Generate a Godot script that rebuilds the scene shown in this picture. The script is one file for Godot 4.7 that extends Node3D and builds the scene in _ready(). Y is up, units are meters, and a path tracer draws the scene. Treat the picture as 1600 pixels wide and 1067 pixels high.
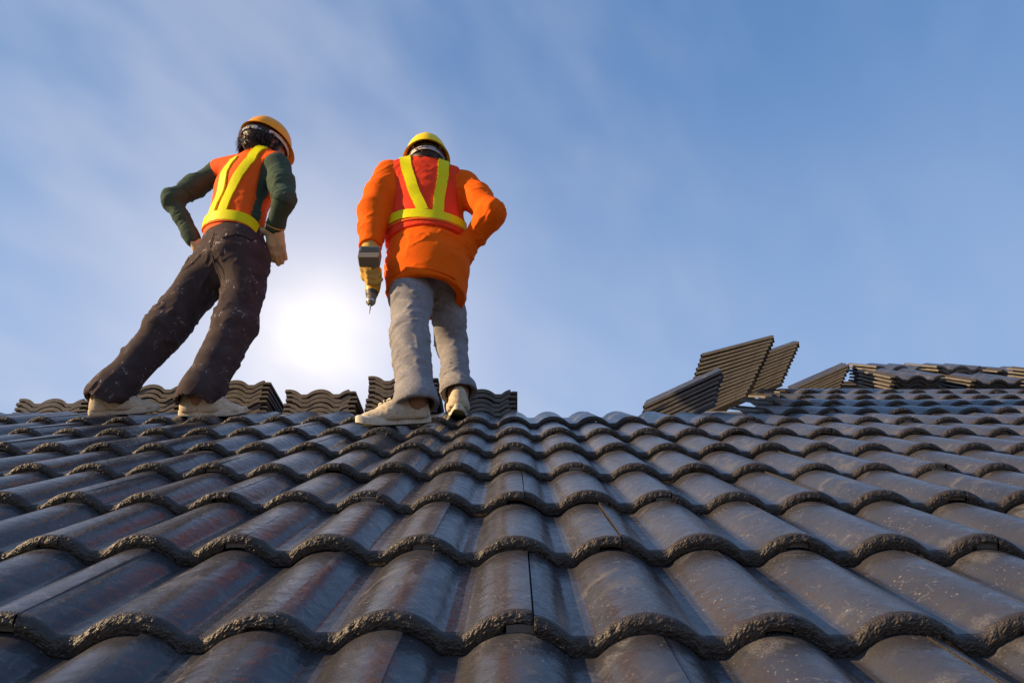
extends Node3D
# Two roofers on a half-tiled concrete tile roof under a hazy blue sky.
# Roof frame: x across, v up the slope, n out of the slope.

const SLOPE := 0.58468   # 33.5 degrees
const BASE_Y := 4.0
const GAUGE := 0.3243
const FIRST_V := 0.842
var UPS := Vector3(0, sin(SLOPE), -cos(SLOPE))
var NRM := Vector3(0, cos(SLOPE), sin(SLOPE))
var rng := RandomNumberGenerator.new()
var used := {}
var M := {}

func on_roof(x: float, v: float, n: float) -> Vector3:
	return Vector3(x, BASE_Y, 0) + UPS * v + NRM * n

# ---------------------------------------------------------------- naming
func numbered(called: String) -> String:
	var k: int = used.get(called, 0)
	used[called] = k + 1
	return called if k == 0 else "%s_%03d" % [called, k]

func tag(o: Node, label: String, category: String, group := "") -> void:
	o.set_meta("label", label)
	o.set_meta("category", category)
	if group != "":
		o.set_meta("group", group)

func part(parent: Node, called: String, mesh: Mesh, m: Material = null) -> MeshInstance3D:
	var o := MeshInstance3D.new()
	o.name = called
	o.mesh = mesh
	if m:
		o.material_override = m
	parent.add_child(o, true)
	return o

# ---------------------------------------------------------------- distance fields and surface nets
class Field:
	var a := PackedVector3Array()
	var ab := PackedVector3Array()
	var il := PackedFloat32Array()
	var ra := PackedFloat32Array()
	var dr := PackedFloat32Array()
	var fx := PackedVector3Array()
	var fk := PackedFloat32Array()
	var na: Array[Array] = []      # carved capsules [a, b, ra, rb]
	var planes: Array[Plane] = []  # kept: the negative side
	var near_planes: Array[Array] = []   # [plane, centre, radius]
	var soft := 0.03
	func add(p: Vector3, q: Vector3, r0: float, r1: float, flat := Vector3.ZERO, k := 1.0) -> void:
		a.append(p)
		ab.append(q - p)
		il.append(1.0 / maxf((q - p).length_squared(), 1e-8))
		ra.append(r0)
		dr.append(r1 - r0)
		fx.append(flat.normalized())
		fk.append(k - 1.0)
	func carve(p: Vector3, q: Vector3, r0: float, r1: float) -> void:
		na.append([p, q, r0, r1])
	func one(i: int, p: Vector3) -> float:
		var w := p - a[i]
		var t := clampf(w.dot(ab[i]) * il[i], 0.0, 1.0)
		w -= ab[i] * t
		if fk[i] != 0.0:
			w += fx[i] * (w.dot(fx[i]) * fk[i])
		return w.length() - ra[i] - dr[i] * t
	func cut(p: Vector3, d: float) -> float:
		for c in na:
			var pa: Vector3 = c[0]
			var v: Vector3 = c[1] - pa
			var t := clampf((p - pa).dot(v) / maxf(v.length_squared(), 1e-8), 0.0, 1.0)
			d = maxf(d, lerpf(c[2], c[3], t) - (p - pa - v * t).length())
		for pl in planes:
			d = maxf(d, pl.distance_to(p))
		for q in near_planes:
			if p.distance_to(q[1]) < q[2]:
				var npl: Plane = q[0]
				d = maxf(d, npl.distance_to(p))
		return d
	func joined(p: Vector3, idx: PackedInt32Array) -> float:
		var d := 9.0
		for i in idx:
			var e := one(i, p)
			var h := maxf(soft - absf(d - e), 0.0)
			d = minf(d, e) - h * h * 0.25 / soft
		return d
	func all() -> PackedInt32Array:
		var r := PackedInt32Array()
		for i in a.size():
			r.append(i)
		return r
	func at(p: Vector3) -> float:
		return joined(p, all())
	func grad(p: Vector3) -> Vector3:
		var e := 0.004
		return Vector3(at(p + Vector3(e, 0, 0)) - at(p - Vector3(e, 0, 0)), at(p + Vector3(0, e, 0)) - at(p - Vector3(0, e, 0)), at(p + Vector3(0, 0, e)) - at(p - Vector3(0, 0, e))).normalized()
	func onto(p: Vector3, off: float) -> Vector3:
		for k in 4:
			var g := grad(p)
			p -= g * (at(p) - off) * 0.9
		return p

func nets(f: Field, cell: float, smooth := 1) -> Dictionary:
	var lo := Vector3(1e9, 1e9, 1e9)
	var hi := -lo
	for i in f.a.size():
		var r := maxf(f.ra[i], f.ra[i] + f.dr[i]) + cell * 3.0
		for q in [f.a[i], f.a[i] + f.ab[i]]:
			lo = lo.min(q - Vector3(r, r, r))
			hi = hi.max(q + Vector3(r, r, r))
	var B := 4
	var bx := int(ceil((hi.x - lo.x) / cell / B)) + 1
	var by := int(ceil((hi.y - lo.y) / cell / B)) + 1
	var bz := int(ceil((hi.z - lo.z) / cell / B)) + 1
	var nx := bx * B
	var ny := by * B
	var nz := bz * B
	var val := PackedFloat32Array()
	val.resize(nx * ny * nz)
	val.fill(1.0)
	var half := cell * B * 0.5
	var reach := half * 1.75
	var active: Array[Vector3i] = []
	var n := f.a.size()
	for kz in bz:
		for ky in by:
			for kx in bx:
				var c := lo + Vector3(kx, ky, kz) * (cell * B) + Vector3(half, half, half)
				var near := 9.0
				var ds := PackedFloat32Array()
				ds.resize(n)
				for i in n:
					var e := f.one(i, c)
					ds[i] = e
					near = minf(near, e)
				if near > reach * 1.7 + f.soft * 0.5:
					continue
				var whole := f.cut(c, near)
				if whole > reach * 1.7 + f.soft * 0.5:
					continue
				var inside := whole < -reach * 1.9 - f.soft
				var idx := PackedInt32Array()
				if not inside:
					for i in n:
						if ds[i] < near + reach * 3.2 + f.soft:
							idx.append(i)
					active.append(Vector3i(kx, ky, kz) * B)
				for z in range(kz * B, kz * B + B):
					for y in range(ky * B, ky * B + B):
						for x in range(kx * B, kx * B + B):
							var k := (z * ny + y) * nx + x
							if inside:
								val[k] = -1.0
							else:
								var p := lo + Vector3(x, y, z) * cell
								val[k] = f.cut(p, f.joined(p, idx))
	var vid := {}
	var vs := PackedVector3Array()
	var sx := 1
	var sy := nx
	var sz := nx * ny
	var off := PackedInt32Array([0, sx, sy, sx + sy, sz, sx + sz, sy + sz, sx + sy + sz])
	var cor := [Vector3(0, 0, 0), Vector3(1, 0, 0), Vector3(0, 1, 0), Vector3(1, 1, 0), Vector3(0, 0, 1), Vector3(1, 0, 1), Vector3(0, 1, 1), Vector3(1, 1, 1)]
	var edges := [[0, 1], [2, 3], [4, 5], [6, 7], [0, 2], [1, 3], [4, 6], [5, 7], [0, 4], [1, 5], [2, 6], [3, 7]]
	var seen := {}
	for b in active:
		for z in range(b.z - 1, b.z + B):
			for y in range(b.y - 1, b.y + B):
				for x in range(b.x - 1, b.x + B):
					if x < 0 or y < 0 or z < 0 or x >= nx - 1 or y >= ny - 1 or z >= nz - 1:
						continue
					var k := (z * ny + y) * nx + x
					if seen.has(k):
						continue
					seen[k] = true
					var neg := 0
					for o in off:
						if val[k + o] < 0.0:
							neg += 1
					if neg == 0 or neg == 8:
						continue
					var sum := Vector3.ZERO
					var cnt := 0
					for e in edges:
						var v0 := val[k + off[e[0]]]
						var v1 := val[k + off[e[1]]]
						if (v0 < 0.0) != (v1 < 0.0):
							var p0: Vector3 = cor[e[0]]
							sum += p0.lerp(cor[e[1]], v0 / (v0 - v1))
							cnt += 1
					vid[k] = vs.size()
					vs.append(lo + (Vector3(x, y, z) + sum / cnt) * cell)
	var fs := PackedInt32Array()
	var step := [sx, sy, sz]
	for k in vid:
		for ax in 3:
			var u: int = step[(ax + 1) % 3]
			var w: int = step[(ax + 2) % 3]
			var k2: int = k + step[ax]
			# edge from corner k to k + step: shared by cells k, k-u, k-w, k-u-w
			var s0 := val[k] < 0.0
			if s0 == (val[k2] < 0.0):
				continue
			if not (vid.has(k - u) and vid.has(k - w) and vid.has(k - u - w)):
				continue
			var q := [vid[k], vid[k - u], vid[k - u - w], vid[k - w]]
			if s0:
				fs.append_array(PackedInt32Array([q[0], q[2], q[1], q[0], q[3], q[2]]))
			else:
				fs.append_array(PackedInt32Array([q[0], q[1], q[2], q[0], q[2], q[3]]))
	vs = relax(vs, fs, smooth, 0.6)
	return {"v": vs, "f": fs, "c": PackedColorArray()}

func relax(vs: PackedVector3Array, fs: PackedInt32Array, times: int, share: float) -> PackedVector3Array:
	for s in times:
		var acc := PackedVector3Array()
		var num := PackedFloat32Array()
		acc.resize(vs.size())
		num.resize(vs.size())
		for t in range(0, fs.size(), 3):
			for c in 3:
				var i := fs[t + c]
				acc[i] += vs[fs[t + (c + 1) % 3]] + vs[fs[t + (c + 2) % 3]]
				num[i] += 2.0
		for i in vs.size():
			if num[i] > 0.0:
				vs[i] = vs[i].lerp(acc[i] / num[i], share)
	return vs

func normals_of(vs: PackedVector3Array, fs: PackedInt32Array) -> PackedVector3Array:
	var ns := PackedVector3Array()
	ns.resize(vs.size())
	for t in range(0, fs.size(), 3):
		var c := (vs[fs[t + 2]] - vs[fs[t]]).cross(vs[fs[t + 1]] - vs[fs[t]])
		ns[fs[t]] += c
		ns[fs[t + 1]] += c
		ns[fs[t + 2]] += c
	for i in ns.size():
		ns[i] = ns[i].normalized()
	return ns

func to_mesh(d: Dictionary, m: Material) -> ArrayMesh:
	var arr := []
	arr.resize(Mesh.ARRAY_MAX)
	arr[Mesh.ARRAY_VERTEX] = d.v
	arr[Mesh.ARRAY_NORMAL] = normals_of(d.v, d.f)
	arr[Mesh.ARRAY_INDEX] = d.f
	if d.c.size() == d.v.size():
		arr[Mesh.ARRAY_COLOR] = d.c
	var am := ArrayMesh.new()
	am.add_surface_from_arrays(Mesh.PRIMITIVE_TRIANGLES, arr)
	am.surface_set_material(0, m)
	return am

var fold_noise := FastNoiseLite.new()
# cloth folds: creases that run round a limb, deeper near the joints. bones: [a, b, amplitude at a, amplitude at b]
func crease(d: Dictionary, bones: Array, freq := 34.0, twist := 0.9, base := 0.0025) -> void:
	var ns := normals_of(d.v, d.f)
	var vs: PackedVector3Array = d.v
	for i in vs.size():
		var p := vs[i]
		var best := 9.0
		var amp := base
		var q := p
		for b in bones:
			var pa: Vector3 = b[0]
			var v: Vector3 = b[1] - pa
			var t := clampf((p - pa).dot(v) / v.length_squared(), 0.0, 1.0)
			var w := p - pa - v * t
			var dd := w.length()
			if dd < best:
				best = dd
				amp = lerpf(b[2], b[3], t)
				var ax := v.normalized()
				q = ax * (p - pa).dot(ax) * freq + w * (freq * 0.22) + pa * 7.0
		var sway := Vector3(fold_noise.get_noise_3dv(p * 30.0 + Vector3(9, 0, 0)), fold_noise.get_noise_3dv(p * 30.0), fold_noise.get_noise_3dv(p * 30.0 + Vector3(0, 17, 0)))
		var broad := fold_noise.get_noise_3dv(q * 3.0 + sway * 6.0 * twist)
		var line := fold_noise.get_noise_3dv(q * 7.5 + sway * 13.0 * twist + Vector3(40, 11, 5))
		var where := smoothstep(-0.25, 0.35, fold_noise.get_noise_3dv(p * 45.0 + Vector3(3, 50, 8)))
		var sharp := maxf(1.0 - absf(line) * 3.2, 0.0)
		sharp = sharp * sharp * (0.35 + where)
		vs[i] = p + ns[i] * (amp * (0.75 * broad + 0.85 * sharp - 0.22) + base * fold_noise.get_noise_3dv(p * 55.0))
	d.v = relax(vs, d.f, 1, 0.55)

# ---------------------------------------------------------------- plain meshes
func box_st(st: SurfaceTool, c: Vector3, sx: Vector3, sy: Vector3, sz: Vector3) -> void:
	# half axes sx, sy, sz; a small chamfer comes from the inset corners
	var fcs := [[sx, sy, sz], [-sx, sz, sy], [sy, sz, sx], [-sy, sx, sz], [sz, sx, sy], [-sz, sy, sx]]
	for f in fcs:
		var o: Vector3 = c + f[0]
		var u: Vector3 = f[1]
		var w: Vector3 = f[2]
		var q := [o - u - w, o + u - w, o + u + w, o - u + w]
		var nn: Vector3 = f[0].normalized()
		var order := [0, 1, 2, 0, 2, 3]
		if (q[1] - q[0]).cross(q[2] - q[0]).dot(nn) > 0.0:
			order = [0, 2, 1, 0, 3, 2]
		for k in order:
			st.set_normal(nn)
			st.add_vertex(q[k])

func box_mesh(c: Vector3, sx: Vector3, sy: Vector3, sz: Vector3) -> ArrayMesh:
	var st := SurfaceTool.new()
	st.begin(Mesh.PRIMITIVE_TRIANGLES)
	box_st(st, c, sx, sy, sz)
	return st.commit()

func lathe(pts: Array, origin: Vector3, axis: Vector3, sides := 28) -> ArrayMesh:
	# pts: [along, radius]
	var z := axis.normalized()
	var x := z.cross(Vector3(0.31, 0.2, 0.93)).normalized()
	var y := z.cross(x)
	var vs := PackedVector3Array()
	var fs := PackedInt32Array()
	for p in pts:
		for s in sides:
			var t := TAU * s / sides
			vs.append(origin + z * p[0] + (x * cos(t) + y * sin(t)) * p[1])
	for i in pts.size() - 1:
		for s in sides:
			var a0 := i * sides + s
			var a1 := i * sides + (s + 1) % sides
			fs.append_array(PackedInt32Array([a0, a0 + sides, a1, a1, a0 + sides, a1 + sides]))
	return flat_mesh(vs, fs, 40.0)

func flat_mesh(vs: PackedVector3Array, fs: PackedInt32Array, angle := 40.0) -> ArrayMesh:
	# faces whose neighbours turn by more than the angle keep a hard edge
	var fnorm := PackedVector3Array()
	var touch := {}
	for t in range(0, fs.size(), 3):
		var c := (vs[fs[t + 2]] - vs[fs[t]]).cross(vs[fs[t + 1]] - vs[fs[t]])
		fnorm.append(c)
		for k in 3:
			var i := fs[t + k]
			if not touch.has(i):
				touch[i] = []
			touch[i].append(t / 3)
	var lim := cos(deg_to_rad(angle))
	var ov := PackedVector3Array()
	var on := PackedVector3Array()
	for t in range(0, fs.size(), 3):
		var me := fnorm[t / 3]
		var mn := me.normalized()
		for k in 3:
			var s := Vector3.ZERO
			for o in touch[fs[t + k]]:
				if fnorm[o].normalized().dot(mn) > lim:
					s += fnorm[o]
			ov.append(vs[fs[t + k]])
			on.append(s.normalized() if s.length() > 0.0 else mn)
	var arr := []
	arr.resize(Mesh.ARRAY_MAX)
	arr[Mesh.ARRAY_VERTEX] = ov
	arr[Mesh.ARRAY_NORMAL] = on
	var am := ArrayMesh.new()
	am.add_surface_from_arrays(Mesh.PRIMITIVE_TRIANGLES, arr)
	return am

func tube(pts: Array, r: float, sides := 8) -> ArrayMesh:
	var vs := PackedVector3Array()
	var fs := PackedInt32Array()
	for i in pts.size():
		var d: Vector3 = (pts[mini(i + 1, pts.size() - 1)] - pts[maxi(i - 1, 0)]).normalized()
		var x := d.cross(Vector3(0.3, 0.9, 0.32)).normalized()
		var y := d.cross(x)
		for s in sides:
			var t := TAU * s / sides
			vs.append(pts[i] + (x * cos(t) + y * sin(t)) * r)
	for i in pts.size() - 1:
		for s in sides:
			var a0 := i * sides + s
			var a1 := i * sides + (s + 1) % sides
			fs.append_array(PackedInt32Array([a0, a0 + sides, a1, a1, a0 + sides, a1 + sides]))
	return flat_mesh(vs, fs, 80.0)

# a band of cloth laid on a field: path of points, width, thickness off the surface
func band(f: Field, path: Array, width: float, off: float, m: Material, across := Vector3.ZERO) -> ArrayMesh:
	var curve := Curve3D.new()
	for i in path.size():
		var tan: Vector3 = (path[mini(i + 1, path.size() - 1)] - path[maxi(i - 1, 0)]) / 6.0
		curve.add_point(path[i], -tan, tan)
	var n := 36
	var c := 5
	var vs := PackedVector3Array()
	var fs := PackedInt32Array()
	var len := curve.get_baked_length()
	for i in n + 1:
		var p := curve.sample_baked(len * i / n, true)
		var q := curve.sample_baked(minf(len * i / n + 0.01, len), true)
		var q0 := curve.sample_baked(maxf(len * i / n - 0.01, 0.0), true)
		p = f.onto(p, off)
		var g := f.grad(p)
		var d := (q - q0).normalized()
		var side := d.cross(g).normalized() if across == Vector3.ZERO else across
		var w := width * (1.0 + 0.05 * fold_noise.get_noise_2d(i * 14.0, width * 900.0))
		for k in c + 1:
			var e := f.onto(p + side * (w * (float(k) / c - 0.5)), off + 0.0009 * fold_noise.get_noise_2d(i * 40.0, k * 30.0))
			vs.append(e)
	var top := vs.size()
	for i in n:
		for k in c:
			var a0 := i * (c + 1) + k
			fs.append_array(PackedInt32Array([a0, a0 + c + 1, a0 + 1, a0 + 1, a0 + c + 1, a0 + c + 2]))
	# turn the faces outward
	var mid := vs[fs[0]]
	if (vs[fs[2]] - mid).cross(vs[fs[1]] - mid).dot(f.grad(mid)) < 0.0:
		for t in range(0, fs.size(), 3):
			var s := fs[t + 1]
			fs[t + 1] = fs[t + 2]
			fs[t + 2] = s
	# a hem all round gives the band its thickness
	var ring := PackedInt32Array()
	for i in n + 1:
		ring.append(i * (c + 1))
	for k in range(1, c + 1):
		ring.append(n * (c + 1) + k)
	for i in range(n - 1, -1, -1):
		ring.append(i * (c + 1) + c)
	for k in range(c - 1, 0, -1):
		ring.append(k)
	for r in ring:
		vs.append(vs[r] - f.grad(vs[r]) * (off + 0.004))
	for r in ring.size():
		var r2 := (r + 1) % ring.size()
		fs.append_array(PackedInt32Array([ring[r], top + r, ring[r2], ring[r2], top + r, top + r2]))
	var am := flat_mesh(vs, fs, 50.0)
	am.surface_set_material(0, m)
	return am

# ---------------------------------------------------------------- materials
func mat(called: String, c: Color, rough: float) -> StandardMaterial3D:
	var m := StandardMaterial3D.new()
	m.resource_name = called
	m.albedo_color = c.linear_to_srgb()
	m.roughness = rough
	M[called] = m
	return m

func noise_tex(freq: float, seed_: int, size := 256, normal := false, strength := 4.0, oct := 4) -> NoiseTexture2D:
	var f := FastNoiseLite.new()
	f.seed = seed_
	f.frequency = freq
	f.fractal_octaves = oct
	var t := NoiseTexture2D.new()
	t.width = size
	t.height = size
	t.seamless = true
	t.noise = f
	t.as_normal_map = normal
	t.bump_strength = strength
	return t

func cloth(called: String, c: Color, scale_: float, rough := 0.85, strength := 3.0) -> StandardMaterial3D:
	var m := mat(called, c, rough)
	m.uv1_triplanar = true
	m.uv1_world_triplanar = true
	m.uv1_scale = Vector3.ONE * scale_
	m.normal_enabled = true
	m.normal_texture = M.weave
	m.normal_scale = 0.5
	m.metallic_specular = 0.2
	return m

func speckled(called: String, dark: Color, spots: Color, amount: float, size_m: float, freq: float, seed_: int, tone := 0.12) -> ImageTexture:
	var n := FastNoiseLite.new()
	n.seed = seed_
	n.frequency = freq
	n.fractal_octaves = 3
	var n2 := FastNoiseLite.new()
	n2.seed = seed_ + 5
	n2.frequency = 0.012
	n2.fractal_octaves = 4
	var s := 384
	var a := n.get_seamless_image(s, s)
	var b := n2.get_seamless_image(s, s)
	var im := Image.create(s, s, false, Image.FORMAT_RGB8)
	for y in s:
		for x in s:
			var f := b.get_pixel(x, y).r
			var e := a.get_pixel(x, y).r
			var k := smoothstep(1.0 - amount, 1.0 - amount + 0.06, e * (0.55 + 0.6 * f))
			var c := dark * (1.0 + (f - 0.5) * 2.0 * tone)
			im.set_pixel(x, y, c.lerp(spots, k).linear_to_srgb())
	return ImageTexture.create_from_image(im)

func tile_skin(seed_: int) -> Array:
	# painted top of one tile: satin charcoal paint, brown undertone, chalky scuffs and dust; and its gloss map
	var s := 288
	var n := FastNoiseLite.new()
	n.seed = seed_
	n.frequency = 0.006
	n.fractal_octaves = 4
	var fine := FastNoiseLite.new()
	fine.seed = seed_ + 31
	fine.frequency = 0.03
	fine.fractal_octaves = 4
	var im := Image.create(s, s, false, Image.FORMAT_RGB8)
	var ro := Image.create(s, s, false, Image.FORMAT_RGB8)
	for iy in s:
		for ix in s:
			var x := ix * 1.3333
			var y := iy * 1.3333
			var big := n.get_noise_2d(x, y * 0.7)
			var warp := fine.get_noise_2d(x * 0.3, y * 0.3) * 30.0
			var scuff := fine.get_noise_2d(x * 0.28 + warp + 200.0, y * 0.6 - x * 0.1 + warp)
			var chalk := smoothstep(-0.1, 0.65, scuff) * smoothstep(-0.15, 0.45, n.get_noise_2d(x + 500.0, y + 90.0))
			var red := smoothstep(0.1, 0.4, n.get_noise_2d(x * 1.6 + 900.0, y * 0.35))
			var speck := smoothstep(0.50, 0.60, fine.get_noise_2d(x * 4.0, y * 4.0)) * smoothstep(0.0, 0.3, n.get_noise_2d(x + 50.0, y + 700.0))
			var grain := fine.get_noise_2d(x * 9.0 + 31.0, y * 9.0)
			var scratch := smoothstep(0.035, 0.0, absf(fine.get_noise_2d(x * 0.45 + y * 0.30 + 640.0, y * 0.40 - x * 0.22))) * smoothstep(0.12, 0.4, n.get_noise_2d(x * 2.0 + 310.0, y * 2.0 + 20.0))
			chalk = clampf(chalk * (0.75 + 1.1 * grain), 0.0, 1.0)
			var c := Color(0.047, 0.045, 0.049) * (1.0 + 0.35 * big)
			c = c.lerp(Color(0.075, 0.040, 0.034), red * 0.04)
			c = c.lerp(Color(0.21, 0.195, 0.18), chalk * 0.5)
			c = c.lerp(Color(0.42, 0.39, 0.34), speck * 0.6)
			c = c.lerp(Color(0.27, 0.25, 0.23), scratch * 0.4) * (1.0 + 0.18 * grain)
			im.set_pixel(ix, iy, c.linear_to_srgb())
			var g := clampf(0.28 + 0.12 * grain + 0.10 * fine.get_noise_2d(x * 0.8, y * 0.8 + 77.0) + 0.25 * chalk + 0.3 * speck, 0.2, 0.8)
			ro.set_pixel(ix, iy, Color(g, g, g))
	return [ImageTexture.create_from_image(im), ImageTexture.create_from_image(ro)]

func make_materials() -> void:
	M.weave = noise_tex(0.11, 3, 256, true, 5.0, 3)
	M.fine_weave = noise_tex(0.42, 13, 512, true, 4.0, 2)
	M.peel = noise_tex(0.055, 8, 256, true, 1.6, 3)
	M.grit = noise_tex(0.05, 11, 256, true, 9.0, 4)
	var m := mat("nose_paint", Color(0.034, 0.029, 0.025), 0.52)
	m.normal_enabled = true
	m.normal_texture = M.grit
	m.normal_scale = 0.9
	m.uv1_triplanar = true
	m.uv1_scale = Vector3.ONE * 20.0
	m.vertex_color_use_as_albedo = true
	m.albedo_color = Color.WHITE
	m = mat("bare_concrete", Color.WHITE, 0.9)
	m.albedo_texture = speckled("concrete", Color(0.150, 0.135, 0.118), Color(0.10, 0.09, 0.08), 0.16, 0.3, 0.09, 21, 0.25)
	m.uv1_triplanar = true
	m.uv1_scale = Vector3.ONE * 4.0
	m.normal_enabled = true
	m.normal_texture = M.fine_weave
	m.normal_scale = 0.5
	m = cloth("green_shirt", Color(0.055, 0.085, 0.060), 9.0)
	m = cloth("orange_shirt", Color(0.86, 0.125, 0.004), 9.0, 0.8)
	m = cloth("red_vest", Color(0.86, 0.060, 0.020), 14.0, 0.7)
	m = cloth("orange_vest", Color(0.88, 0.115, 0.012), 14.0, 0.7)
	m = cloth("lime_tape", Color(0.76, 0.72, 0.008), 20.0, 0.45)
	m = cloth("orange_trim", Color(0.82, 0.17, 0.03), 20.0, 0.7)
	m = cloth("dark_trousers", Color.WHITE, 2.2)
	m.albedo_texture = speckled("paint", Color(0.062, 0.046, 0.046), Color(0.5, 0.47, 0.43), 0.235, 0.45, 0.045, 5, 0.35)
	m.normal_texture = M.fine_weave
	m.normal_scale = 0.3
	m = cloth("grey_jeans", Color.WHITE, 3.0)
	m.albedo_texture = speckled("denim", Color(0.235, 0.225, 0.232), Color(0.34, 0.32, 0.31), 0.42, 0.3, 0.06, 6, 0.2)
	m.normal_texture = M.fine_weave
	m.normal_scale = 0.3
	m = cloth("cream_canvas", Color.WHITE, 5.0)
	m.albedo_texture = speckled("canvas", Color(0.60, 0.50, 0.36), Color(0.42, 0.33, 0.22), 0.42, 0.2, 0.03, 7, 0.2)
	m.normal_texture = M.fine_weave
	m = cloth("rubber_sole", Color.WHITE, 6.0, 0.6)
	m.albedo_texture = speckled("rubber", Color(0.68, 0.60, 0.47), Color(0.35, 0.28, 0.2), 0.40, 0.2, 0.04, 9, 0.2)
	m.normal_texture = M.fine_weave
	mat("green_tread", Color(0.10, 0.16, 0.06), 0.8)
	m = cloth("knit_glove", Color(0.62, 0.47, 0.27), 22.0, 0.95)
	m = cloth("grey_glove", Color(0.30, 0.27, 0.22), 22.0, 0.95)
	m = cloth("tan_glove", Color(0.60, 0.38, 0.10), 22.0, 0.95)
	m = mat("skin", Color(0.32, 0.17, 0.10), 0.55)
	m.subsurf_scatter_enabled = true
	m.subsurf_scatter_strength = 0.15
	m = mat("hair", Color(0.034, 0.018, 0.010), 0.5)
	m = mat("yellow_shell", Color(0.92, 0.66, 0.003), 0.35)
	m.clearcoat_enabled = true
	m.clearcoat = 0.15
	m.metallic_specular = 0.3
	m = mat("orange_shell", Color(0.95, 0.36, 0.002), 0.35)
	m.clearcoat_enabled = true
	m.clearcoat = 0.15
	m.metallic_specular = 0.3
	mat("harness", Color(0.52, 0.50, 0.50), 0.5)
	mat("harness_white", Color(0.72, 0.72, 0.70), 0.45)
	mat("dark_plastic", Color(0.05, 0.045, 0.04), 0.5)
	mat("grey_plastic", Color(0.19, 0.155, 0.11), 0.5)
	mat("yellow_plastic", Color(0.66, 0.36, 0.02), 0.4)
	m = mat("steel", Color(0.55, 0.52, 0.48), 0.35)
	m.metallic = 0.9
	m = mat("foil", Color(0.72, 0.78, 0.86), 0.28)
	m.metallic = 0.7
	mat("timber", Color(0.30, 0.20, 0.12), 0.8)
	mat("red_sock", Color(0.45, 0.04, 0.03), 0.9)
	mat("pale_lace", Color(0.70, 0.62, 0.48), 0.9)
	m = mat("earth", Color(0.16, 0.13, 0.09), 0.95)

# ---------------------------------------------------------------- roof tiles
func roll(x: float) -> float:
	# two rolls to a tile: crests at 0.133 and 0.283, pitch 0.15, flat pans between
	var d := absf(fposmod(x - 0.133 + 0.075, 0.15) - 0.075)
	var arc := sqrt(maxf(0.0802 * 0.0802 - d * d, 0.0)) - 0.0802
	var pan := -0.0268
	var h := maxf(0.006 - absf(arc - pan), 0.0)
	return maxf(arc, pan) + h * h * 0.25 / 0.006

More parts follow.
